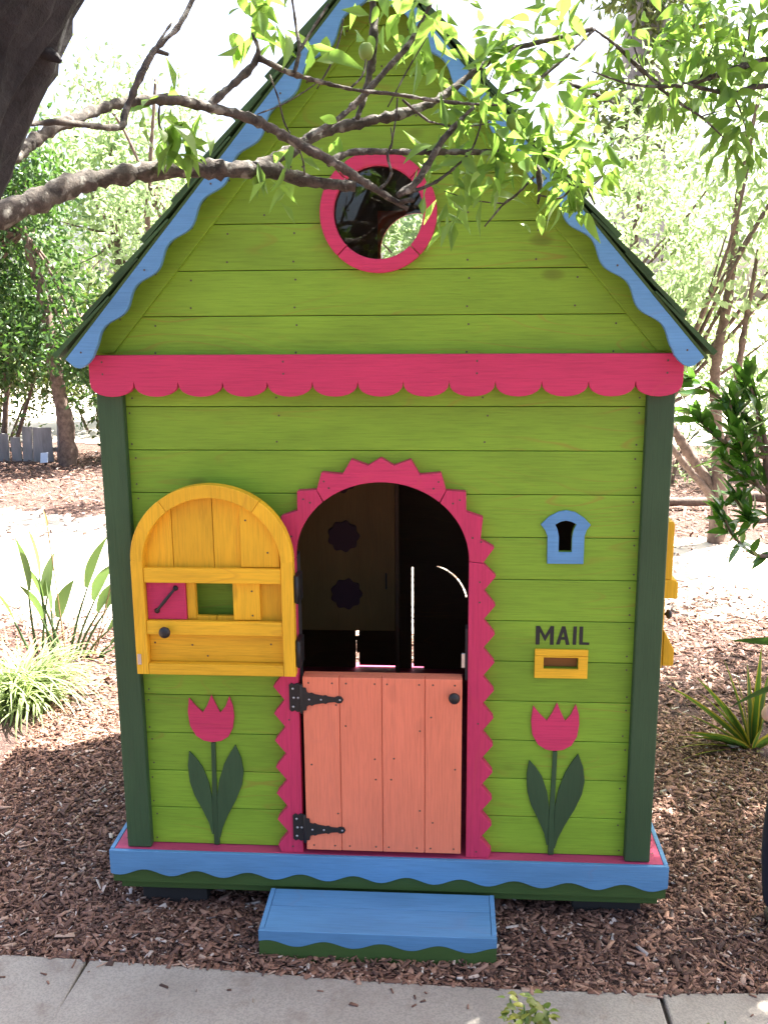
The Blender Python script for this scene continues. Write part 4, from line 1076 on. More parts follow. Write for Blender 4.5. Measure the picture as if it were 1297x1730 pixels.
BK['brown'] = bark('brown_bark', (0.07, 0.045, 0.035), (0.20, 0.14, 0.11), 20)
BK['grey'] = bark('grey_bark', (0.12, 0.11, 0.12), (0.26, 0.25, 0.26), 9)

# ------------------------------------------------------------------ fruit tree with the branches across the gable
peach_leaves = [leaf_mesh(l, w, f, c) for l, w, f, c in ((0.044, 0.021, 0.35, 0.30), (0.052, 0.023, 0.25, 0.50), (0.036, 0.020, 0.5, 0.10), (0.047, 0.019, 0.30, 0.75), (0.027, 0.015, 0.3, 0.2))]
for me in peach_leaves: me.materials.append(LM['peach'])

def add_leaves(tree, branches, clusters, limit):
    pts = np.array([p for b in branches for p in b])[:, :3]
    spots = []
    for (x, y, z, r, n, droop) in clusters:
        for _ in range(int(n * (1.15 if x < 0.1 else 1.35 if x < 0.45 else 2.0))):
            p = np.array([x, y, z]) + rng.normal(0, 1, 3) * np.array([r, r * 1.3, r]) * 0.62
            spots.append((p, droop))
    spots.sort(key=lambda q: rng.random())
    rest = []
    for k, (p, droop) in enumerate(spots):
        near = pts[np.argmin(((pts - p) ** 2).sum(1))]
        d = p - near; d /= np.linalg.norm(d) + 1e-6
        v = d * 0.6 + rng.normal(0, 0.6, 3) + np.array([0, 0, -0.65 if droop else -0.12])
        if k < limit:
            o = bpy.data.objects.new('leaf', peach_leaves[int(rng.integers(0, 5))])
            COL.objects.link(o); o.parent = tree
            mw = frame_from(v, rng.uniform(-1.2, 1.2)).to_4x4()
            s = rng.uniform(0.75, 1.15)
            o.matrix_world = Matrix.Translation(Vector(p)) @ mw @ Matrix.Scale(s, 4)
            o.matrix_parent_inverse = Matrix.Translation(-tree.location)
        else:
            rest.append((p, v))
    if rest:
        P = np.array([q[0] for q in rest]) - np.array(tree.location); Dn = np.array([q[1] for q in rest])
        n = len(P)
        o = link('small_leaves', leaf_cloud_mesh(P, Dn, rng.uniform(0.035, 0.065, n), rng.uniform(0.012, 0.02, n)), LM['peach'], tree)
        tag(o, kind='stuff')

def add_branches(tree, branches, names='branch'):
    for b in branches:
        b = [(x, y, z, r * 0.80) for x, y, z, r in b]
        off = tree.location
        tube(names if b[0][3] > 0.004 else 'twig', [(x - off.x, y - off.y, z - off.z, r) for x, y, z, r in b], BK['peach'], tree, 10 if b[0][3] > 0.004 else 6, 0.10)

ta = empty('fruit_tree', (-1.0, -1.78, 0))
tag(ta, 'gnarled fruit tree with dark leaning trunk at upper left and branches across the gable', 'tree')
ax = [(-1.0, -1.78, -0.1, 0.14), (-0.93, -1.77, 0.25, 0.115), (-0.80, -1.76, 0.7, 0.105), (-0.58, -1.76, 1.2, 0.098), (-0.385, -1.755, 1.55, 0.094), (-0.245, -1.75, 1.80, 0.093), (-0.165, -1.75, 1.95, 0.095), (-0.06, -1.76, 2.2, 0.085), (0.02, -1.78, 2.5, 0.07), (0.03, -1.85, 2.9, 0.05)]
def fissured(name, pts, mat, parent, sides=90, amp=0.012):
    from mathutils import noise as mn
    P = [pts[0]]
    for a_, b_ in zip(pts[:-1], pts[1:]):
        k = max(2, int((Vector(b_[:3]) - Vector(a_[:3])).length / 0.05))
        P += [tuple(np.array(a_) + (np.array(b_) - np.array(a_)) * t for t in [j / k])[0] for j in range(1, k + 1)]
    V, F = tube_arrays(P, sides, 0.0)
    out = []
    cen = np.array(P)[:, :3]
    for v in V:
        c = cen[np.argmin(((cen - v) ** 2).sum(1))]
        d = v - c; d /= np.linalg.norm(d) + 1e-9
        q = Vector((v[0] * 34 - v[2] * 9, v[1] * 34, v[2] * 15))
        h_ = 1 - abs(mn.noise(q)) * 2.2 + 0.6 * mn.noise(q * 2.3) + 0.35 * mn.noise(q * 5.1) + 0.8 * mn.noise(q * 0.25)
        out.append(v + d * amp * (h_ - 1.0))
    F = [f if f[2] != f[3] else f[:3] for f in F]
    return link(name, pydata(out, F), mat, parent, smooth=True)
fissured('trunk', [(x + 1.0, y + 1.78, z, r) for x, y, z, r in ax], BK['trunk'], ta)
tube('branch_stub', [(0.85, 0.03, 1.868, 0.008), (0.884, 0.03, 1.868, 0.006), (0.894, 0.03, 1.864, 0.004), (0.898, 0.03, 1.861, 0.002)], BK['trunk'], ta, 12, 0.12)
BR_A[0] = [(-0.40, -1.70, 1.50, 0.035), (-0.45, -1.50, 1.66, 0.026)] + BR_A[0]
BR_A[2] = [(-0.27, -1.74, 1.72, 0.022), (-0.30, -1.55, 1.79, 0.014)] + BR_A[2]
BR_A[3] = [(-0.24, -1.74, 1.80, 0.012), (-0.28, -1.5, 1.87, 0.007)] + BR_A[3]
BR_A[11] = [(0.02, -1.78, 2.52, 0.03), (0.08, -1.3, 2.42, 0.018), (0.06, -0.9, 2.28, 0.011)] + BR_A[11]
add_branches(ta, BR_A)
add_leaves(ta, BR_A, CL_A, 300)
for (x, y, z) in ((0.044, -0.88, 2.064), (0.273, -0.80, 1.972), (0.314, -0.72, 2.045)):
    f = lathe('unripe_fruit', [(0.001, -0.0135), (0.005, -0.0125), (0.009, -0.009), (0.0112, -0.003), (0.0115, 0.002), (0.0098, 0.008), (0.006, 0.0118), (0.002, 0.0125)], plain('unripe_fruit_skin', (0.16, 0.24, 0.04), 0.6), ta, (x + 1.0, y + 1.78, z), 'Z', 16)
# upper crown, above the picture
P, _ = crown_points((0.35 + 1.0, -1.15 + 1.78, 2.85), (0.85, 0.75, 0.28), 1300, 26, 0.17)
Dn = rng.normal(0, 1, P.shape); Dn[:, 2] -= 0.7
o = link('crown', leaf_cloud_mesh(P, Dn, rng.uniform(0.05, 0.08, len(P)), rng.uniform(0.018, 0.026, len(P))), LM['peach'], ta)
tag(o, kind='stuff')
for e in ((0.9, -0.9, 2.9), (0.2, -0.6, 2.85), (-0.3, -1.3, 2.9), (0.8, -1.5, 2.95)):
    tube('branch', [(1.02, 0, 2.5, 0.035), (1.02 + (e[0] - 0.02) * 0.5, (e[1] + 1.78) * 0.5, 2.72, 0.02), (e[0] + 1.0, e[1] + 1.78, e[2], 0.006)], BK['peach'], ta, 8, 0.06)

tb = empty('fruit_tree', (2.05, 0.75, 0))
tag(tb, 'leafy fruit tree whose branches reach in at the upper right corner', 'tree')
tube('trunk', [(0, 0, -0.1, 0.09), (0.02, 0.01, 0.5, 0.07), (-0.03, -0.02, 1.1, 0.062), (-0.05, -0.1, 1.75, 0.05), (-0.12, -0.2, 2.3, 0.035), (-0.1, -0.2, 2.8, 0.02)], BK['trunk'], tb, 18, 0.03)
BR_B[0] = [(1.98, 0.62, 1.85, 0.03), (1.5, 0.15, 2.12, 0.02)] + BR_B[0]
BR_B[1] = [(1.45, 0.10, 2.12, 0.012), (1.1, -0.15, 2.12, 0.009)] + BR_B[1]
add_branches(tb, BR_B)
add_leaves(tb, BR_B, CL_B, 260)
P, cc = crown_points((-0.32, -0.02, 2.42), (0.82, 1.15, 0.45), 11500, 110, 0.19)  # unseen crown lobes, placed and shaped to shade the ground at right
P2, cc2 = crown_points((0.42, 1.35, 2.5), (0.72, 0.95, 0.45), 8500, 90, 0.19)
P = np.vstack([P, P2]); cc = np.vstack([cc, cc2])
keep = (P[:, 0] + 2.05) > 0.18 + (P[:, 1] + 0.75 + 2.48) * 0.345
P3, cc3 = crown_points((-0.72, -0.45, 2.95), (0.6, 0.75, 0.22), 5200, 60, 0.17)  # higher lobe added above the view to keep sun off the concrete
P3 = P3[P3[:, 2] > 2.66]
P = np.vstack([P[keep], P3])
Dn = rng.normal(0, 1, P.shape); Dn[:, 2] -= 0.8
o = link('crown', leaf_cloud_mesh(P, Dn, rng.uniform(0.055, 0.09, len(P)), rng.uniform(0.020, 0.030, len(P))), LM['peach'], tb)
tag(o, kind='stuff')
for c in cc[::5]:
    if c[0] + 2.05 > 0.25 + (c[1] + 0.75 + 2.48) * 0.345:
        tube('branch', [(-0.08, -0.15, 1.95, 0.022), tuple((np.array([-0.1, -0.18, 2.15]) + c) / 2) + (0.012,), (*c, 0.004)], BK['peach'], tb, 6, 0.05)

# ------------------------------------------------------------------ background trees
def bg_tree(name, label, base, stems, crown, n, leaf, mat, bk, clumps=40, cr=0.35, droop=0.4, group=None, extra=None, lim=None):
    t = empty(name, (*base, 0))
    tag(t, label, 'tree', group)
    for s in stems:
        tube('trunk', s, bk, t, 10, 0.06)
    Ps = []
    for c in crown:
        P, cc = crown_points(c[0], c[1], int(n * c[2]), max(4, int(clumps * c[2])), cr)
        P = P[P[:, 2] > 0.15]
        Ps.append(P)
        top = np.array(stems[0][-1][:3])
        for q in cc[::6]:
            st_ = np.array(stems[len(Ps) % len(stems)][-2][:3]) if len(stems) > 1 else np.array(stems[0][-2][:3])
            tube('limb', [(*st_, 0.02 * leaf / 0.09), (*((st_ + q) / 2 + rng.normal(0, 0.08, 3)), 0.013), (*q, 0.004)], bk, t, 5, 0.05)
    P = np.vstack(Ps)
    Dn = rng.normal(0, 1, P.shape); Dn[:, 2] -= droop
    k = len(P)
    link('crown', leaf_cloud_mesh(P, Dn, leaf * rng.uniform(0.7, 1.3, k), leaf * 0.5 * rng.uniform(0.7, 1.2, k)), mat, t)
    return t

bg_tree('broadleaf_tree', 'dark green leafy tree with stout trunk far left behind the sandy path', (-3.87, 7.5),
        [[(0, 0, -0.1, 0.10), (0.02, 0, 0.4, 0.085), (-0.05, 0.02, 0.9, 0.075), (-0.15, 0.1, 1.6, 0.06), (-0.3, 0.1, 2.4, 0.04), (-0.4, 0.1, 3.0, 0.02)]],
        [((-1.0, 0.3, 2.5), (1.25, 0.9, 1.0), 0.6), ((-0.2, 0.1, 1.35), (1.0, 0.7, 0.45), 0.25), ((-2.4, 0.4, 1.8), (0.8, 0.7, 1.0), 0.15)], 13000, 0.085, LM['dark'], BK['brown'], 90, 0.30)
bg_tree('broadleaf_tree', 'bushy brownish green tree under the left eave at the back', (-2.75, 8.3),
        [[(0, 0, -0.1, 0.06), (0.05, 0, 0.5, 0.05), (0.1, 0, 1.2, 0.035), (0.1, 0, 2.0, 0.02)], [(0.1, 0.1, -0.1, 0.04), (0.3, 0.1, 0.6, 0.03), (0.5, 0, 1.3, 0.02)]],
        [((0.0, 0, 1.3), (1.3, 0.8, 0.85), 0.75), ((0.2, 0, 0.35), (1.3, 0.6, 0.3), 0.25)], 6500, 0.08, LM['mid'], BK['brown'], 60, 0.28)
bg_tree('broadleaf_tree', 'multi-stemmed shrubby tree at the far left picture edge', (-5.1, 8.4),
        [[(0, 0, -0.1, 0.05), (-0.15, 0, 0.6, 0.04), (-0.3, 0, 1.3, 0.02)], [(0.1, 0, -0.1, 0.04), (0.2, 0.05, 0.7, 0.03), (0.35, 0, 1.5, 0.02)], [(0.2, 0, -0.1, 0.03), (0.5, 0, 0.7, 0.02), (0.7, 0, 1.2, 0.015)]],
        [((0, 0, 1.25), (1.3, 0.8, 0.7), 1.0)], 5000, 0.08, LM['mid'], BK['brown'], 50, 0.26)
bg_tree('birch_tree', 'pale sunlit light green tree beside the left roof slope', (-2.45, 5.6),
        [[(0, 0, -0.1, 0.05), (0.0, 0, 0.8, 0.04), (0.1, 0, 1.6, 0.03), (0.2, 0, 2.6, 0.02), (0.3, 0, 3.4, 0.01)]],
        [((0.35, 0, 2.05), (0.55, 0.6, 0.75), 0.6), ((0.9, -0.3, 1.5), (0.45, 0.5, 0.55), 0.25), ((0.1, 0, 3.3), (0.7, 0.6, 0.35), 0.15)], 3600, 0.065, LM['pale'], BK['brown'], 44, 0.20, droop=1.0)
bg_tree('broadleaf_tree', 'slender forked tree on bright ground to the right of the house', (2.04, 4.32),
        [[(0, 0, -0.1, 0.075), (0.01, 0, 0.2, 0.062), (0.0, 0, 0.36, 0.058), (-0.03, 0, 0.75, 0.04), (-0.08, 0, 1.2, 0.034), (-0.02, 0, 1.75, 0.03), (0.0, 0, 2.4, 0.02), (0.1, 0, 3.0, 0.01)],
         [(-0.01, 0, 0.32, 0.045), (-0.12, 0.02, 0.50, 0.036), (-0.27, 0.03, 0.72, 0.033), (-0.40, 0.05, 0.95, 0.028), (-0.5, 0, 1.5, 0.015)],
         [(-0.01, -0.02, 0.28, 0.03), (-0.14, -0.05, 0.44, 0.024), (-0.30, -0.08, 0.62, 0.022), (-0.5, -0.1, 0.9, 0.018), (-0.7, -0.1, 1.4, 0.01)],
         [(0.0, 0, 0.55, 0.03), (0.06, 0, 0.85, 0.026), (0.08, 0, 1.3, 0.022), (0.15, 0, 2.0, 0.012)]],
        [((0.1, 0, 2.35), (1.0, 0.8, 0.95), 0.8), ((-0.55, 0, 1.5), (0.45, 0.5, 0.4), 0.2)], 3900, 0.07, LM['pale'], BK['brown'], 60, 0.22, droop=0.6)
bg_tree('broadleaf_tree', 'airy light green tree in the right background below the tall grey trunk', (2.1, 8.2),
        [[(0, 0, -0.1, 0.08), (0.0, 0, 0.8, 0.06), (-0.05, 0, 1.8, 0.05), (0.05, 0, 3.2, 0.02)]],
        [((0.1, 0, 2.6), (1.5, 1.0, 1.3), 0.8), ((0.3, 0, 0.9), (1.2, 0.8, 0.5), 0.2)], 4600, 0.085, LM['pale'], BK['brown'], 70, 0.28)
bg_tree('broadleaf_tree', 'airy light green tree at the far right picture edge behind the citrus', (4.3, 8.0),
        [[(0, 0, -0.1, 0.08), (0.0, 0, 0.8, 0.06), (0.1, 0, 1.8, 0.045), (0.05, 0, 3.0, 0.02)]],
        [((0, 0, 2.6), (1.3, 1.0, 1.4), 0.85), ((0, 0, 0.9), (1.0, 0.8, 0.5), 0.15)], 4200, 0.085, LM['pale'], BK['brown'], 70, 0.28)
bg_tree('broadleaf_tree', 'leafy tree behind the playhouse seen through its round window', (0.2, 4.9),
        [[(0, 0, -0.1, 0.06), (0.0, 0, 0.8, 0.05), (0.1, 0, 1.6, 0.03), (0.05, 0, 2.4, 0.015)]],
        [((0, 0, 2.0), (0.9, 0.7, 0.7), 1.0)], 3400, 0.075, LM['pale'], BK['brown'], 50, 0.22)
def bush(lab, x, y, rx, rz, n, mat, leaf=0.08):
    t = empty('shrub', (x, y, 0)); tag(t, lab, 'shrub')
    for q in range(4):
        tube('stem', [(0.15 * (q - 1.5), 0, -0.05, 0.02), (0.25 * (q - 1.5) * rx, 0.05, rz * 0.6, 0.014), (0.4 * (q - 1.5) * rx, 0, rz * 1.2, 0.006)], BK['brown'], t, 6, 0.05)
    P, _ = crown_points((0, 0, rz * 0.95), (rx, 0.5, rz * 0.85), n, max(10, n // 90), 0.26)
    P = P[P[:, 2] > 0.05]; Dn = rng.normal(0, 1, P.shape); k = len(P)
    link('crown', leaf_cloud_mesh(P, Dn, leaf * rng.uniform(0.7, 1.3, k), leaf * 0.5 * rng.uniform(0.7, 1.2, k)), mat, t)
bush('low dark shrub between the two left background trunks', -3.2, 8.0, 0.8, 0.32, 1700, LM['mid'])
bush('brownish shrub behind the grey board fence', -5.6, 9.4, 1.1, 0.65, 2200, LM['mid'])
bush('tall leafy shrub at the back just left of the green corner post', -2.2, 9.3, 0.9, 0.9, 2400, LM['mid'])
bush('dark shrub deep in the left background above the fence', -4.4, 10.2, 1.2, 0.8, 2400, LM['dark'])
bush('pale low shrub behind the forked tree on the right', 2.0, 6.6, 0.8, 0.45, 1500, LM['pale'], 0.06)
bush('pale shrub in the gap right of the forked tree', 3.3, 7.3, 0.8, 0.7, 1800, LM['pale'], 0.07)
bush('pale shrub far right beyond the logs', 4.6, 9.6, 1.2, 0.9, 2200, LM['pale'], 0.08)

bg_tree('broadleaf_tree', 'tall pale green tree deep in the left background', (-4.6, 11.5),
        [[(0, 0, -0.1, 0.12), (0.0, 0, 1.2, 0.09), (0.1, 0, 2.6, 0.06), (0.05, 0, 4.2, 0.02)]],
        [((0, 0, 2.9), (1.9, 1.1, 1.5), 0.8), ((0.6, 0, 1.2), (1.6, 0.8, 0.7), 0.2)], 8000, 0.12, LM['pale'], BK['brown'], 80, 0.40)
bg_tree('broadleaf_tree', 'soft pale green tree directly behind the left roof slope', (-1.9, 11.0),
        [[(0, 0, -0.1, 0.10), (0.0, 0, 1.2, 0.08), (0.1, 0, 2.2, 0.05), (0.05, 0, 3.2, 0.02)]],
        [((0, 0, 1.9), (1.3, 1.0, 1.1), 1.0)], 5000, 0.11, LM['pale'], BK['brown'], 50, 0.38)
# tall grey conifer trunk far behind
t = empty('conifer_tree', (3.0, 13.0, 0)); tag(t, 'tall hazy grey conifer trunk rising at the upper right', 'tree')
tube('trunk', [(0, 0, -0.2, 0.5), (0.05, 0, 2, 0.42), (0.0, 0, 5, 0.36), (0.1, 0, 9, 0.28), (0.1, 0, 14, 0.1)], BK['grey'], t, 18, 0.04)
P, _ = crown_points((0, 0, 8.0), (1.6, 1.4, 4.5), 6000, 80, 0.5)
Dn = rng.normal(0, 1, P.shape); Dn[:, 2] -= 1.2
link('crown', leaf_cloud_mesh(P, Dn, rng.uniform(0.15, 0.3, len(P)), rng.uniform(0.05, 0.09, len(P))), LM['mid'], t)
# far tree line that reads as one mass
Ps = []
for k in range(26):
    x = -17 + 1.4 * k + random.uniform(-0.5, 0.5)
    P, _ = crown_points((x, 19 + random.uniform(-2, 3), random.uniform(0.8, 1.6)), (1.4, 1.2, random.uniform(0.8, 1.5)), 420, 14, 0.5)
    Ps.append(P)
P = np.vstack(Ps); P = P[P[:, 2] > 0.05]
Dn = rng.normal(0, 1, P.shape)
o = link('far_shrubbery', leaf_cloud_mesh(P, Dn, rng.uniform(0.15, 0.28, len(P)), rng.uniform(0.08, 0.14, len(P))), LM['pale'])
tag(o, 'distant pale mass of shrubs closing the garden', 'shrubbery', kind='stuff')

# low weathered fence at far left and its small sign
fe = empty('low_fence', (-4.88, 7.75, 0)); tag(fe, 'low weathered grey board fence at the far left edge', 'fence')
gw = wood('weathered_grey_wood', (0.23, 0.22, 0.22), 'z', 0.6, warm=(0.1, 0.09, 0.08), knots=0.3, vary=0.25)
for k in range(15):
    hh = 0.27 + random.uniform(-0.03, 0.05) + (0.12 if k > 10 else 0)
    o = box('board', -0.055, 0.055, -0.01, 0.01, -0.05, hh, gw, fe, bevel=0.003)
    o.location = (-0.9 + 0.125 * k + random.uniform(-0.01, 0.01), random.uniform(-0.02, 0.02), 0)
    o.rotation_euler = (0, R(random.uniform(-3, 3)), 0)
box('rail', -0.98, 0.95, 0.032, 0.062, 0.10, 0.15, gw, fe, bevel=0.003)
sg = empty('plant_sign', (-4.1, 7.46, 0)); tag(sg, 'tiny pale plant sign on a dark stake near the left trunk', 'sign')
box('stake', -0.012, 0.012, 0.03, 0.045, -0.05, 0.10, M['black'], sg, bevel=0.001)
o = box('plate', -0.05, 0.05, -0.012, -0.002, 0.0, 0.11, plain('pale_sign_face', (0.55, 0.62, 0.72), 0.5), sg, bevel=0.003); o.location = (0, -0.0, 0.03); o.rotation_euler = (R(-18), R(-8), R(-20))

# fallen logs right
for (x, y, l, r, a, lab) in ((2.05, 5.45, 0.9, 0.035, 4, 'long thin log lying on bright ground behind the forked tree'), (2.9, 5.6, 0.7, 0.045, -6, 'short log lying at the right edge behind the citrus shrub')):
    o = tube('log', [(-l / 2, 0, r, r), (-l / 4, 0.02, r, r * 1.05), (l / 4, -0.01, r, r * 0.95), (l / 2, 0.01, r, r * 0.8)], BK['brown'], None, 10, 0.05)
    o.location = (x, y, 0.03); o.rotation_euler = (0, 0, R(a)); tag(o, lab, 'log')

# ------------------------------------------------------------------ citrus shrub, right edge
ci = empty('citrus_shrub', (1.50, 1.35, 0)); tag(ci, 'glossy dark green citrus shrub at the right edge above the bright ground', 'shrub')
cit_leaves = [leaf_mesh(l, w, f, c) for l, w, f, c in ((0.085, 0.030, 0.2, 0.15), (0.075, 0.026, 0.3, 0.25), (0.095, 0.030, 0.25, 0.1))]
for me in cit_leaves: me.materials.append(LM['citrus'])
stems = [[(0, 0, -0.05, 0.03), (0.0, -0.02, 0.45, 0.026), (-0.08, -0.05, 0.85, 0.02), (-0.14, -0.08, 1.15, 0.014)],
         [(-0.14, -0.08, 1.12, 0.011), (-0.22, -0.1, 1.25, 0.009), (-0.33, -0.12, 1.33, 0.007), (-0.46, -0.12, 1.40, 0.004)],
         [(-0.14, -0.08, 1.10, 0.01), (-0.20, -0.12, 1.12, 0.008), (-0.33, -0.14, 1.18, 0.006), (-0.42, -0.13, 1.27, 0.004)],
         [(-0.10, -0.06, 0.95, 0.01), (-0.2, -0.1, 1.02, 0.008), (-0.30, -0.12, 1.09, 0.005)],
         [(-0.12, -0.08, 1.1, 0.01), (-0.18, -0.1, 1.28, 0.008), (-0.24, -0.12, 1.42, 0.004)],
         [(-0.08, -0.05, 0.85, 0.01), (-0.17, -0.1, 0.86, 0.007), (-0.25, -0.1, 0.95, 0.004)],
         [(-0.05, -0.04, 0.7, 0.01), (-0.15, -0.08, 0.72, 0.007), (-0.24, -0.1, 0.80, 0.006), (-0.29, -0.1, 0.90, 0.003)],
         [(-0.2, -0.1, 1.1, 0.008), (-0.27, -0.14, 1.2, 0.006), (-0.30, -0.15, 1.33, 0.004)],
         [(-0.16, -0.1, 1.0, 0.008), (-0.22, -0.16, 1.08, 0.006), (-0.27, -0.2, 1.2, 0.004)],
         [(-0.1, -0.06, 1.0, 0.012), (0.02, -0.08, 1.25, 0.009), (0.05, -0.1, 1.45, 0.004)],
         [(-0.1, -0.06, 0.95, 0.012), (0.12, -0.02, 1.15, 0.009), (0.2, 0.0, 1.3, 0.004)]]
for s in stems: tube('stem', s, BK['brown'], ci, 7, 0.04)
for s in stems[1:]:
    A = np.array(s)[:, :3]
    for k in range(34):
        u = rng.random() ** 0.7 * (len(A) - 1); i = min(int(u), len(A) - 2)
        p = A[i] + (A[i + 1] - A[i]) * (u - i) + rng.normal(0, 0.012, 3)
        ax_ = A[i + 1] - A[i]; ax_ = ax_ / np.linalg.norm(ax_)
        v = ax_ * 0.9 + rng.normal(0, 0.55, 3) + np.array([0, 0, 0.15])
        o = bpy.data.objects.new('leaf', cit_leaves[int(rng.integers(0, 3))]); COL.objects.link(o); o.parent = ci
        o.matrix_local = Matrix.Translation(Vector(p)) @ frame_from(v, rng.uniform(-0.8, 0.8)).to_4x4() @ Matrix.Scale(rng.uniform(0.95, 1.4), 4)

# ------------------------------------------------------------------ strap-leaved plants
def blade(name, base, az, length, width, rise, droop, mats, parent, seg=9, fold=0.25, twist=0.0, peak=0.35, tw0=0.0):
    """long arching leaf; mats = (centre, margin)"""
    V, F, MI = [], [], []
    p = np.array(base, float); ang = rise
    dl = length / seg
    h = np.array([math.cos(az), math.sin(az), 0]); sd = np.array([-math.sin(az), math.cos(az), 0])
    for k in range(seg + 1):
        t = k / seg
        w = width / 2 * (min(1, (t + 0.12) / peak) ** 0.7 if t < peak else max(0.02, 1 - ((t - peak) / (1 - peak)) ** 1.7))
        d = h * math.cos(ang) + np.array([0, 0, math.sin(ang)])
        nrm = -h * math.sin(ang) + np.array([0, 0, math.cos(ang)])
        s2 = sd * math.cos(tw0 + twist * t) + nrm * math.sin(tw0 + twist * t)
        for q, lift in ((-1, fold), (-0.62, fold * 0.6), (0, 0), (0.62, fold * 0.6), (1, fold)):
            V.append(p + s2 * w * q + nrm * w * lift)
        p = p + d * dl
        ang -= droop / seg * (0.5 + t)
    for k in range(seg):
        for j in range(4):
            b = k * 5 + j
            F.append((b, b + 1, b + 6, b + 5)); MI.append(1 if j in (0, 3) else 0)
    me = pydata(V, F)
    me.materials.append(mats[0]); me.materials.append(mats[1])
    me.polygons.foreach_set('material_index', MI)
    me.polygons.foreach_set('use_smooth', [True] * len(F))
    o = bpy.data.objects.new(name, me); COL.objects.link(o); o.parent = parent
    return o

sp = empty('striped_plant', (1.335, 1.06, 0.0)); tag(sp, 'clump of green strap leaves with yellow margins on the mulch at right', 'plant')
for az, l, w, rise, dr in ((2.95, 0.40, 0.026, 0.75, 0.35), (2.75, 0.34, 0.026, 1.0, 0.35), (3.15, 0.30, 0.024, 0.62, 0.3), (2.4, 0.36, 0.026, 1.25, 0.15), (3.3, 0.27, 0.028, 0.42, 0.25), (2.1, 0.30, 0.024, 1.3, 0.2), (3.0, 0.25, 0.022, 0.30, 0.3), (1.2, 0.40, 0.024, 1.45, 0.1), (0.6, 0.36, 0.026, 1.2, 0.4), (0.1, 0.34, 0.026, 0.9, 0.5), (5.8, 0.3, 0.026, 0.8, 0.6), (5.2, 0.26, 0.024, 0.9, 0.7), (4.6, 0.24, 0.022, 1.0, 0.5), (3.6, 0.26, 0.022, 0.6, 0.4), (1.7, 0.33, 0.024, 1.35, 0.15), (2.6, 0.27, 0.022, 0.85, 0.3), (3.4, 0.32, 0.016, 0.30, 0.55), (3.55, 0.34, 0.014, 0.22, 0.6), (3.2, 0.30, 0.014, 0.35, 0.5), (0.9, 0.3, 0.024, 1.3, 0.2), (2.9, 0.22, 0.02, 1.1, 0.2)):
    blade('leaf', (0.012 * math.cos(az), 0.012 * math.sin(az), 0.0), az, l, w * 1.8, rise, dr, (LM['strap'], LM['stripe']), sp, fold=0.3, tw0=rng.uniform(0.3, 0.9) * (1 if math.cos(az) < 0 else -1))
bd = empty('broad_leaved_plant', (1.52, 0.82, 0.0)); tag(bd, 'plant with big dark pointed leaves reaching in from the right edge', 'plant')
for az, l, w, rise, dr, z in ((3.14, 0.37, 0.050, 0.10, 0.10, 0.50), (3.35, 0.40, 0.045, -0.05, 0.55, 0.40), (0.6, 0.35, 0.06, 0.5, 0.8, 0.5), (1.7, 0.35, 0.06, 0.6, 0.8, 0.46), (5.2, 0.32, 0.06, 0.5, 0.8, 0.42)):
    blade('leaf', (0, 0, z), az, l, w, rise, dr, (LM['bigdark'], LM['bigdark']), bd, fold=0.2, twist=0.2, peak=0.5, tw0=0.9)
tube('stem', [(0, 0, -0.05, 0.014), (0.01, 0, 0.3, 0.011), (0, 0, 0.52, 0.007)], BK['brown'], bd, 8, 0.03)

# bird-of-paradise clump, left
bp_ = empty('paddle_leaf_plant', (-1.70, 1.90, 0.0)); tag(bp_, 'upright grey-green paddle-leaved plant with thin flower stalks left of the house', 'plant')
for bx, az, stalk, l, w, rise, tw in ((-0.12, 2.9, 0.34, 0.26, 0.070, 1.50, 1.4), (-0.10, 1.2, 0.30, 0.22, 0.075, 1.35, 1.2), (0.03, 0.5, 0.36, 0.27, 0.062, 1.25, 1.5), (0.06, 0.2, 0.26, 0.20, 0.070, 1.05, 1.0), (0.0, 3.4, 0.22, 0.20, 0.075, 1.2, 0.8), (0.10, 0.1, 0.20, 0.22, 0.060, 0.80, 0.9), (0.08, 0.4, 0.28, 0.19, 0.075, 1.0, 0.7), (-0.02, 2.2, 0.24, 0.21, 0.080, 1.3, 1.0), (0.17, 0.1, 0.10, 0.19, 0.045, 0.75, 0.8), (0.18, 0.2, 0.08, 0.18, 0.040, 0.55, 0.7), (-0.14, 3.0, 0.2, 0.2, 0.06, 1.1, 0.8), (-0.05, 2.6, 0.40, 0.24, 0.075, 1.45, 1.3), (-0.06, 0.7, 0.20, 0.2, 0.08, 1.25, 1.1), (0.02, 2.9, 0.30, 0.2, 0.07, 1.2, 1.2), (0.05, 0.0, 0.32, 0.22, 0.075, 1.15, 1.4)):
    tip = (bx + stalk * math.cos(rise) * math.cos(az), stalk * math.cos(rise) * math.sin(az), stalk * math.sin(rise))
    lf = blade('leaf', tip, az, l, w * 0.75, rise, 0.35, (LM['paddle'], LM['paddle']), bp_, fold=0.55, twist=0.3, peak=0.42, tw0=tw * 0.9)
    tube('stalk', [(bx, 0, -0.03, 0.007), ((bx + tip[0]) / 2 - 0.005, tip[1] / 2, tip[2] / 2, 0.006), (*tip, 0.004)], LM['paddle'], lf, 6)
for pts in ([(0.02, 0, 0), (0.0, 0, 0.35), (-0.02, 0, 0.66)], [(0.15, 0, 0.0), (0.23, 0, 0.25), (0.30, 0, 0.48)], [(0.16, 0, 0.02), (0.25, 0, 0.20), (0.42, 0.0, 0.27)]):
    fs = tube('flower_stalk', [(*p, 0.003) for p in pts], plain('stalk_brown', (0.25, 0.17, 0.07), 0.6), bp_, 6)
    e = pts[-1]
    blade('flower', e, 2.2, 0.09, 0.016, 0.9, 0.2, (leafmat('dry_bract', (0.35, 0.20, 0.06), (0.30, 0.16, 0.07), (0.4, 0.25, 0.06)),) * 2, fs, seg=5, fold=0.6)

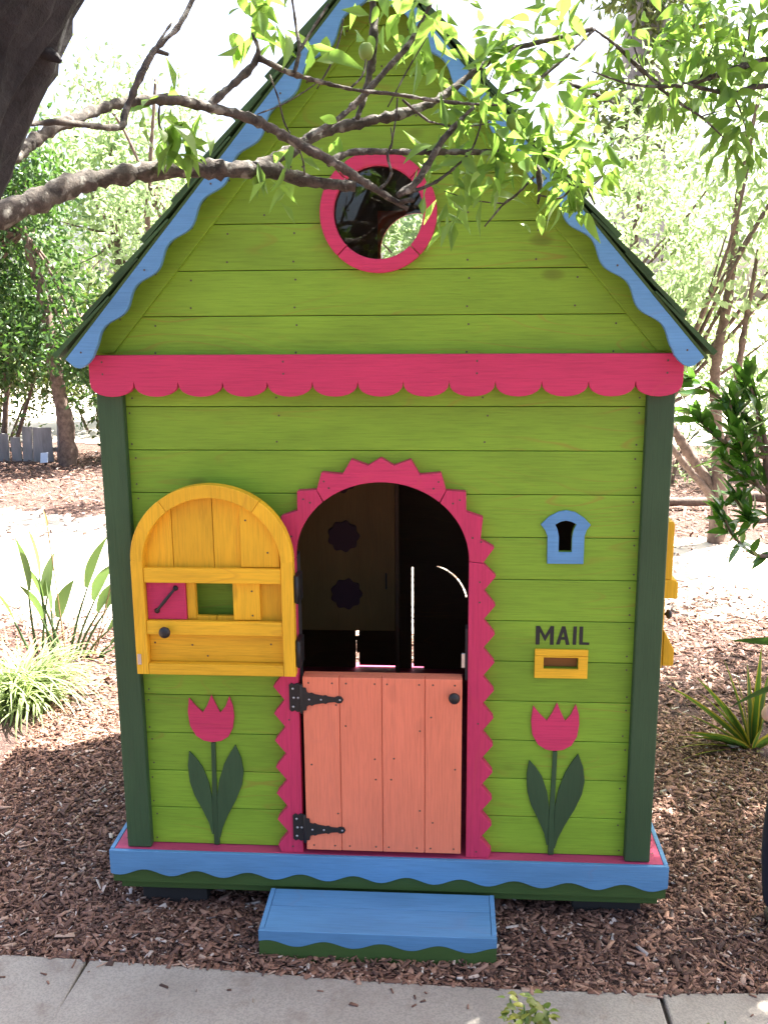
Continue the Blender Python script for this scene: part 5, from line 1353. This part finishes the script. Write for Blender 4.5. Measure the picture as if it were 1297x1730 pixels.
# fountain of pale blades, left edge
fg = empty('fountain_grass', (-1.66, 1.36, 0.0)); tag(fg, 'arching clump of bright narrow-leaved grass at the left edge', 'plant')
VV, FF = [], []
for k in range(420):
    az = rng.uniform(0, 2 * math.pi); L_ = rng.uniform(0.25, 0.46); rise = rng.uniform(0.7, 1.45); dr = rng.uniform(1.2, 2.6); w = rng.uniform(0.008, 0.016)
    p = np.array([rng.normal(0, 0.06), rng.normal(0, 0.06), 0.0]); ang = rise
    h = np.array([math.cos(az), math.sin(az), 0]); sd_ = np.array([-math.sin(az), math.cos(az), 0])
    b0 = len(VV); sg_ = 8
    for j in range(sg_ + 1):
        t = j / sg_
        ww = w / 2 * (1 - t ** 2.2) + 0.0004
        VV += [p - sd_ * ww, p + sd_ * ww]
        p = p + (h * math.cos(ang) + np.array([0, 0, math.sin(ang)])) * L_ / sg_
        ang -= dr / sg_
        p[2] = max(p[2], 0.006)
    for j in range(sg_): FF.append((b0 + 2 * j, b0 + 2 * j + 1, b0 + 2 * j + 3, b0 + 2 * j + 2))
me = arrmesh(np.array(VV), quads=np.array(FF))
at = me.attributes.new('tone', 'FLOAT', 'FACE'); at.data.foreach_set('value', np.repeat(rng.random(420), 8).astype(np.float32))
o = link('blades', me, LM['lily'], fg, smooth=True); tag(o, kind='stuff')

# sprigs poking up at the bottom edge
def sprig(loc, h, n, lab, s=1.0):
    t = empty('leafy_sprig', loc); tag(t, lab, 'plant')
    lm_ = [leaf_mesh(l * s, l * s * 0.62, 0.2, 0.35) for l in (0.030, 0.025, 0.020)]
    for me in lm_: me.materials.append(LM['sprig'])
    for q in range(4):
        tube('stem', [(0, 0, -0.03, 0.005), (rng.normal(0, 0.008), rng.normal(0, 0.01), h * 0.5, 0.004), (0.028 * (q - 1.5) * s, rng.normal(0, 0.02), h - 0.012 * abs(q - 1), 0.0018)], LM['strap'], t, 6)
    for k in range(n):
        q = k % 4; zz = h - rng.random() ** 1.3 * 0.13 * s - 0.012 * abs(q - 1)
        o = bpy.data.objects.new('leaf', lm_[k % 3]); COL.objects.link(o); o.parent = t
        o.matrix_local = Matrix.Translation((0.028 * (q - 1.5) * s * (zz / h) + rng.normal(0, 0.006), rng.normal(0, 0.018), zz)) @ frame_from((rng.normal(), rng.normal(), rng.uniform(-0.3, 0.6)), rng.uniform(-0.5, 0.5)).to_4x4()
sprig((0.322, -0.97, 0.0), 0.490, 110, 'yellow-green leafy sprig poking up at the bottom edge before the concrete', 0.8)
sprig((0.665, -0.97, 0.0), 0.440, 50, 'small sprig tip at the bottom right edge before the concrete', 0.6)

# ------------------------------------------------------------------ small child half outside the right edge
pe = empty('person', (1.135, -0.06, 0)); tag(pe, 'small child in dark navy trousers standing cut off by the right edge', 'person')
def skin_body(name, verts, edges, radii, mat, root=0, sub=2):
    me = bpy.data.meshes.new('mesh'); me.from_pydata(verts, edges, [])
    o = bpy.data.objects.new(name, me); COL.objects.link(o); o.parent = pe
    md = o.modifiers.new('skin', 'SKIN'); md.use_smooth_shade = True
    for k, r in enumerate(radii):
        me.skin_vertices[0].data[k].radius = (r, r) if not hasattr(r, '__len__') else r
        me.skin_vertices[0].data[k].use_root = (k == root)
    sb = o.modifiers.new('sub', 'SUBSURF'); sb.levels = sub; sb.render_levels = sub
    me.materials.append(mat)
    return o
skinm = plain('child_skin', (0.62, 0.40, 0.30), 0.5, 0, 0.05)
navy = plain('navy_cloth', (0.012, 0.013, 0.030), 0.85, 0, 0.25, 120)
shirt = plain('pale_shirt_cloth', (0.55, 0.47, 0.42), 0.85, 0, 0.06, 120)
hairm = plain('brown_hair', (0.05, 0.03, 0.018), 0.6, 0, 0.3, 90)
# body faces the house (+y); left arm bent with the elbow out
bv = [(0, 0, 0.42), (0, 0, 0.52), (0, 0.0, 0.62), (0, 0.0, 0.68), (0, 0.01, 0.73), (0, 0.012, 0.80), (0, 0.012, 0.87),
      (-0.09, 0, 0.665), (-0.137, -0.02, 0.50 + 0.145), (-0.10, 0.09, 0.60), (-0.075, 0.125, 0.605),
      (0.09, 0, 0.665), (0.125, 0.0, 0.555), (0.125, 0.05, 0.46), (0.122, 0.065, 0.425),
      (-0.05, 0, 0.38), (-0.055, 0.01, 0.21), (-0.055, -0.005, 0.05), (-0.055, 0.06, 0.025),
      (0.05, 0, 0.38), (0.055, 0.01, 0.21), (0.055, -0.005, 0.05), (0.055, 0.06, 0.025)]
be = [(0, 1), (1, 2), (2, 3), (3, 4), (4, 5), (5, 6), (3, 7), (7, 8), (8, 9), (9, 10), (3, 11), (11, 12), (12, 13), (13, 14), (0, 15), (15, 16), (16, 17), (17, 18), (0, 19), (19, 20), (20, 21), (21, 22)]
br = [(0.085, 0.07), (0.08, 0.065), (0.085, 0.06), (0.05, 0.045), (0.032, 0.032), (0.068, 0.078), (0.062, 0.072), 0.032, 0.025, 0.02, 0.017, 0.032, 0.025, 0.02, 0.017, 0.05, 0.038, 0.025, 0.022, 0.05, 0.038, 0.025, 0.022]
skin_body('body', bv, be, br, skinm)
skin_body('trousers', [(0, 0, 0.468), (0, 0, 0.39), (-0.062, 0, 0.36), (-0.062, 0.01, 0.21), (-0.058, 0.0, 0.06), (0.062, 0, 0.36), (0.062, 0.01, 0.21), (0.058, 0.0, 0.06)],
          [(0, 1), (1, 2), (2, 3), (3, 4), (1, 5), (5, 6), (6, 7)], [(0.098, 0.085), (0.10, 0.088), 0.068, 0.058, 0.050, 0.068, 0.058, 0.050], navy)
skin_body('shirt', [(0, 0, 0.425), (0, 0, 0.52), (0, 0, 0.62), (0, 0, 0.672), (-0.085, 0, 0.662), (-0.118, -0.012, 0.652), (0.085, 0, 0.662), (0.116, 0, 0.61)],
          [(0, 1), (1, 2), (2, 3), (3, 4), (4, 5), (3, 6), (6, 7)], [(0.108, 0.096), (0.094, 0.080), (0.092, 0.068), (0.06, 0.055), 0.04, 0.032, 0.04, 0.034], shirt)
bm = bmesh.new()
bmesh.ops.create_uvsphere(bm, u_segments=36, v_segments=26, radius=1.0)
for v in bm.verts:
    w_ = 1 + 0.02 * math.sin(9 * math.atan2(v.co.y, v.co.x)) * (1 - abs(v.co.z)) + 0.012 * math.sin(23 * math.atan2(v.co.y, v.co.x))
    v.co = Vector((v.co.x * 0.083 * w_, v.co.y * 0.093 * w_ - 0.004, v.co.z * 0.088 + 0.848))
bmesh.ops.delete(bm, geom=[v for v in bm.verts if (v.co.y > 0.028 and v.co.z < 0.872) or v.co.z < 0.782 or (v.co.y > -0.01 and v.co.z < 0.83)], context='VERTS')
me = bpy.data.meshes.new('mesh'); bm.to_mesh(me); bm.free()
hr = link('hair', me, hairm, pe, smooth=True)
md = hr.modifiers.new('thick', 'SOLIDIFY'); md.thickness = 0.008
for s in (-1, 1):
    skin_body('shoe', [(s * 0.057, -0.03, 0.025), (s * 0.057, 0.03, 0.028), (s * 0.057, 0.085, 0.02)], [(0, 1), (1, 2)], [(0.03, 0.028), (0.034, 0.03), (0.028, 0.02)], plain('dark_shoe', (0.05, 0.04, 0.035), 0.6), 0, 1)
# fingers of both hands, eyes, nose, mouth, ears
for (hx, hy, hz, sx) in ((-0.072, 0.132, 0.607, 1), (0.122, 0.072, 0.412, -1)):
    for k in range(4):
        o = (k - 1.5) * 0.0085
        a = (hx, hy, hz + o) if sx == 1 else (hx + o * 0.4, hy + o, hz)
        d = (0.016, 0.014, -0.002) if sx == 1 else (0.0, 0.010, -0.022)
        ln = (0.85, 1.0, 0.95, 0.75)[k]
        skin_body('finger', [a, tuple(p + q * ln for p, q in zip(a, d)), tuple(p + q * 1.7 * ln + (0.004 if i == 1 else 0) for i, (p, q) in enumerate(zip(a, d)))], [(0, 1), (1, 2)], [0.0055, 0.005, 0.004], skinm, 0, 1)
    a = (hx - 0.004, hy - 0.006, hz + 0.012)
    skin_body('thumb', [a, (a[0] + 0.010 * sx, a[1] + 0.004, a[2] + 0.012), (a[0] + 0.018 * sx, a[1] + 0.010, a[2] + 0.014)], [(0, 1), (1, 2)], [0.006, 0.0055, 0.0045], skinm, 0, 1)
skin_body('nose', [(0, 0.088, 0.822), (0, 0.096, 0.808)], [(0, 1)], [0.006, 0.009], skinm, 0, 1)
for s in (-1, 1):
    lathe('eye', [(0.001, -0.006), (0.006, -0.003), (0.007, 0), (0.006, 0.003), (0.001, 0.006)], plain('dark_eye', (0.03, 0.02, 0.015), 0.2), pe, (s * 0.026, 0.080, 0.828), 'Z', 12)
    skin_body('ear', [(s * 0.066, 0.005, 0.835), (s * 0.070, 0.0, 0.812)], [(0, 1)], [(0.008, 0.016), (0.007, 0.012)], skinm, 0, 1)
box('mouth', -0.014, 0.014, 0.078, 0.086, 0.787, 0.792, plain('lip', (0.45, 0.17, 0.15), 0.5), pe, bevel=0.001)

# ------------------------------------------------------------------ bark chips on the bed
mt, nt, bs = new_mat('bark_chip')
at = N(nt, 'ShaderNodeAttribute'); at.attribute_name = 'tone'
r = nt.nodes.new('ShaderNodeValToRGB'); e = r.color_ramp.elements
stops = [(0.0, (0.035, 0.017, 0.011)), (0.25, (0.125, 0.058, 0.038)), (0.5, (0.245, 0.123, 0.080)), (0.72, (0.36, 0.20, 0.135)), (0.88, (0.50, 0.35, 0.26)), (1.0, (0.62, 0.54, 0.48))]
while len(e) < len(stops): e.new(0.5)
for k, (p, c) in enumerate(stops): e[k].position = p; e[k].color = (*c, 1)
nt.links.new(at.outputs['Fac'], r.inputs[0])
tc = N(nt, 'ShaderNodeTexCoord'); nz = N(nt, 'ShaderNodeTexNoise'); nz.inputs['Scale'].default_value = 180; nz.inputs['Detail'].default_value = 3
nt.links.new(tc.outputs['Object'], nz.inputs['Vector'])
nt.links.new(mixc(nt, N_scale(nt, nz.outputs[0], 0.35), r.outputs[0], (0.05, 0.028, 0.022)), bs.inputs['Base Color'])
bs.inputs['Roughness'].default_value = 0.75
M['chip'] = mt
def chips(x0, x1, y0, y1, n, lmin, lmax, lift):
    x = rng.uniform(x0, x1, n); y = rng.uniform(y0, y1, n)
    ok = (y > conc_edge(x) + 0.004 + rng.exponential(0.006, n) - 0.012) & ~((np.abs(x) < 0.70) & (y > 0.10) & (y < 1.35))
    yl = 2.25 + 0.10 * np.sin(2.1 * x) + 0.05 * np.sin(7 * x) + 0.45 * np.clip(x, 0, 1)
    onsand = (y > yl + np.abs(rng.normal(0, 0.25, n))) & (y < 5.0 - np.where(x > 0, 0.6, 0) + rng.normal(0, 0.25, n))
    ok &= ~(onsand & (rng.random(n) < np.where(x > 0, 0.72, 0.95)))
    ok |= (y < conc_edge(x)) & (rng.random(n) < 0.008)
    x, y, yl = x[ok], y[ok], yl[ok]; n = len(x)
    L = np.clip((lmin + lmax) * 0.40 * rng.lognormal(0, 0.5, n), lmin * 0.35, lmax * 1.9); W = np.clip(L * rng.uniform(0.10, 0.55, n), 0.0018, 0.016); T = rng.uniform(0.0012, 0.0035, n)
    yawa = rng.uniform(0, 2 * np.pi, n); tilt = rng.normal(0, 0.24, n); rl = rng.normal(0, 0.38, n)
    z = ground_h(x, y) + lift * rng.random(n) ** 1.5 + 0.002 + np.where((y > yl) & (y < 5), 0.010, 0)
    onc = y < conc_edge(x) + 0.004; z = np.where(onc, 0.0145, z); tilt = np.where(onc, 0.02, tilt); rl = np.where(onc, 0.05, rl)
    d = np.stack([np.cos(yawa) * np.cos(tilt), np.sin(yawa) * np.cos(tilt), np.sin(tilt)], 1)
    s = np.stack([-np.sin(yawa), np.cos(yawa), np.zeros(n)], 1)
    u = np.cross(d, s)
    s2 = s * np.cos(rl)[:, None] + u * np.sin(rl)[:, None]; u2 = np.cross(d, s2)
    c = np.stack([x, y, z], 1)
    V = []
    for a, b, h in ((-1, -1, -1), (1, -0.6, -1), (1, 0.6, -1), (-1, 1, -1), (-1, -0.8, 1), (0.9, -0.4, 1), (0.9, 0.5, 1), (-0.9, 0.8, 1)):
        j = 1 + 0.25 * rng.normal(0, 1, n)
        V.append(c + d * (a * L / 2)[:, None] + s2 * (b * j * W / 2)[:, None] + u2 * (h * T / 2)[:, None])
    V = np.stack(V, 1).reshape(-1, 3)
    q = np.array([[4, 5, 6, 7], [0, 1, 5, 4], [1, 2, 6, 5], [2, 3, 7, 6], [3, 0, 4, 7]])
    Q = (np.arange(n)[:, None, None] * 8 + q[None]).reshape(-1, 4)
    me = arrmesh(V, quads=Q)
    tn = np.clip(rng.beta(2.0, 2.6, n) + np.where(rng.random(n) < 0.07, 0.45, 0), 0, 1)
    at = me.attributes.new('tone', 'FLOAT', 'FACE'); at.data.foreach_set('value', np.repeat(tn, 5).astype(np.float32))
    return me
o = link('wood_chips', chips(-1.5, 1.35, -0.42, 1.3, 80000, 0.008, 0.029, 0.016), M['chip']); tag(o, 'loose brown bark chips around the foot of the playhouse', 'mulch', kind='stuff')
o = link('wood_chips', chips(-2.9, 2.6, 1.25, 3.2, 26000, 0.018, 0.042, 0.016), M['chip']); tag(o, 'bark chips scattered beside and behind the playhouse', 'mulch', kind='stuff')
o = link('wood_chips', chips(-6.5, 5.0, 3.1, 8.5, 24000, 0.03, 0.075, 0.02), M['chip']); tag(o, 'litter of bark chips on the far ground under the trees', 'mulch', kind='stuff')
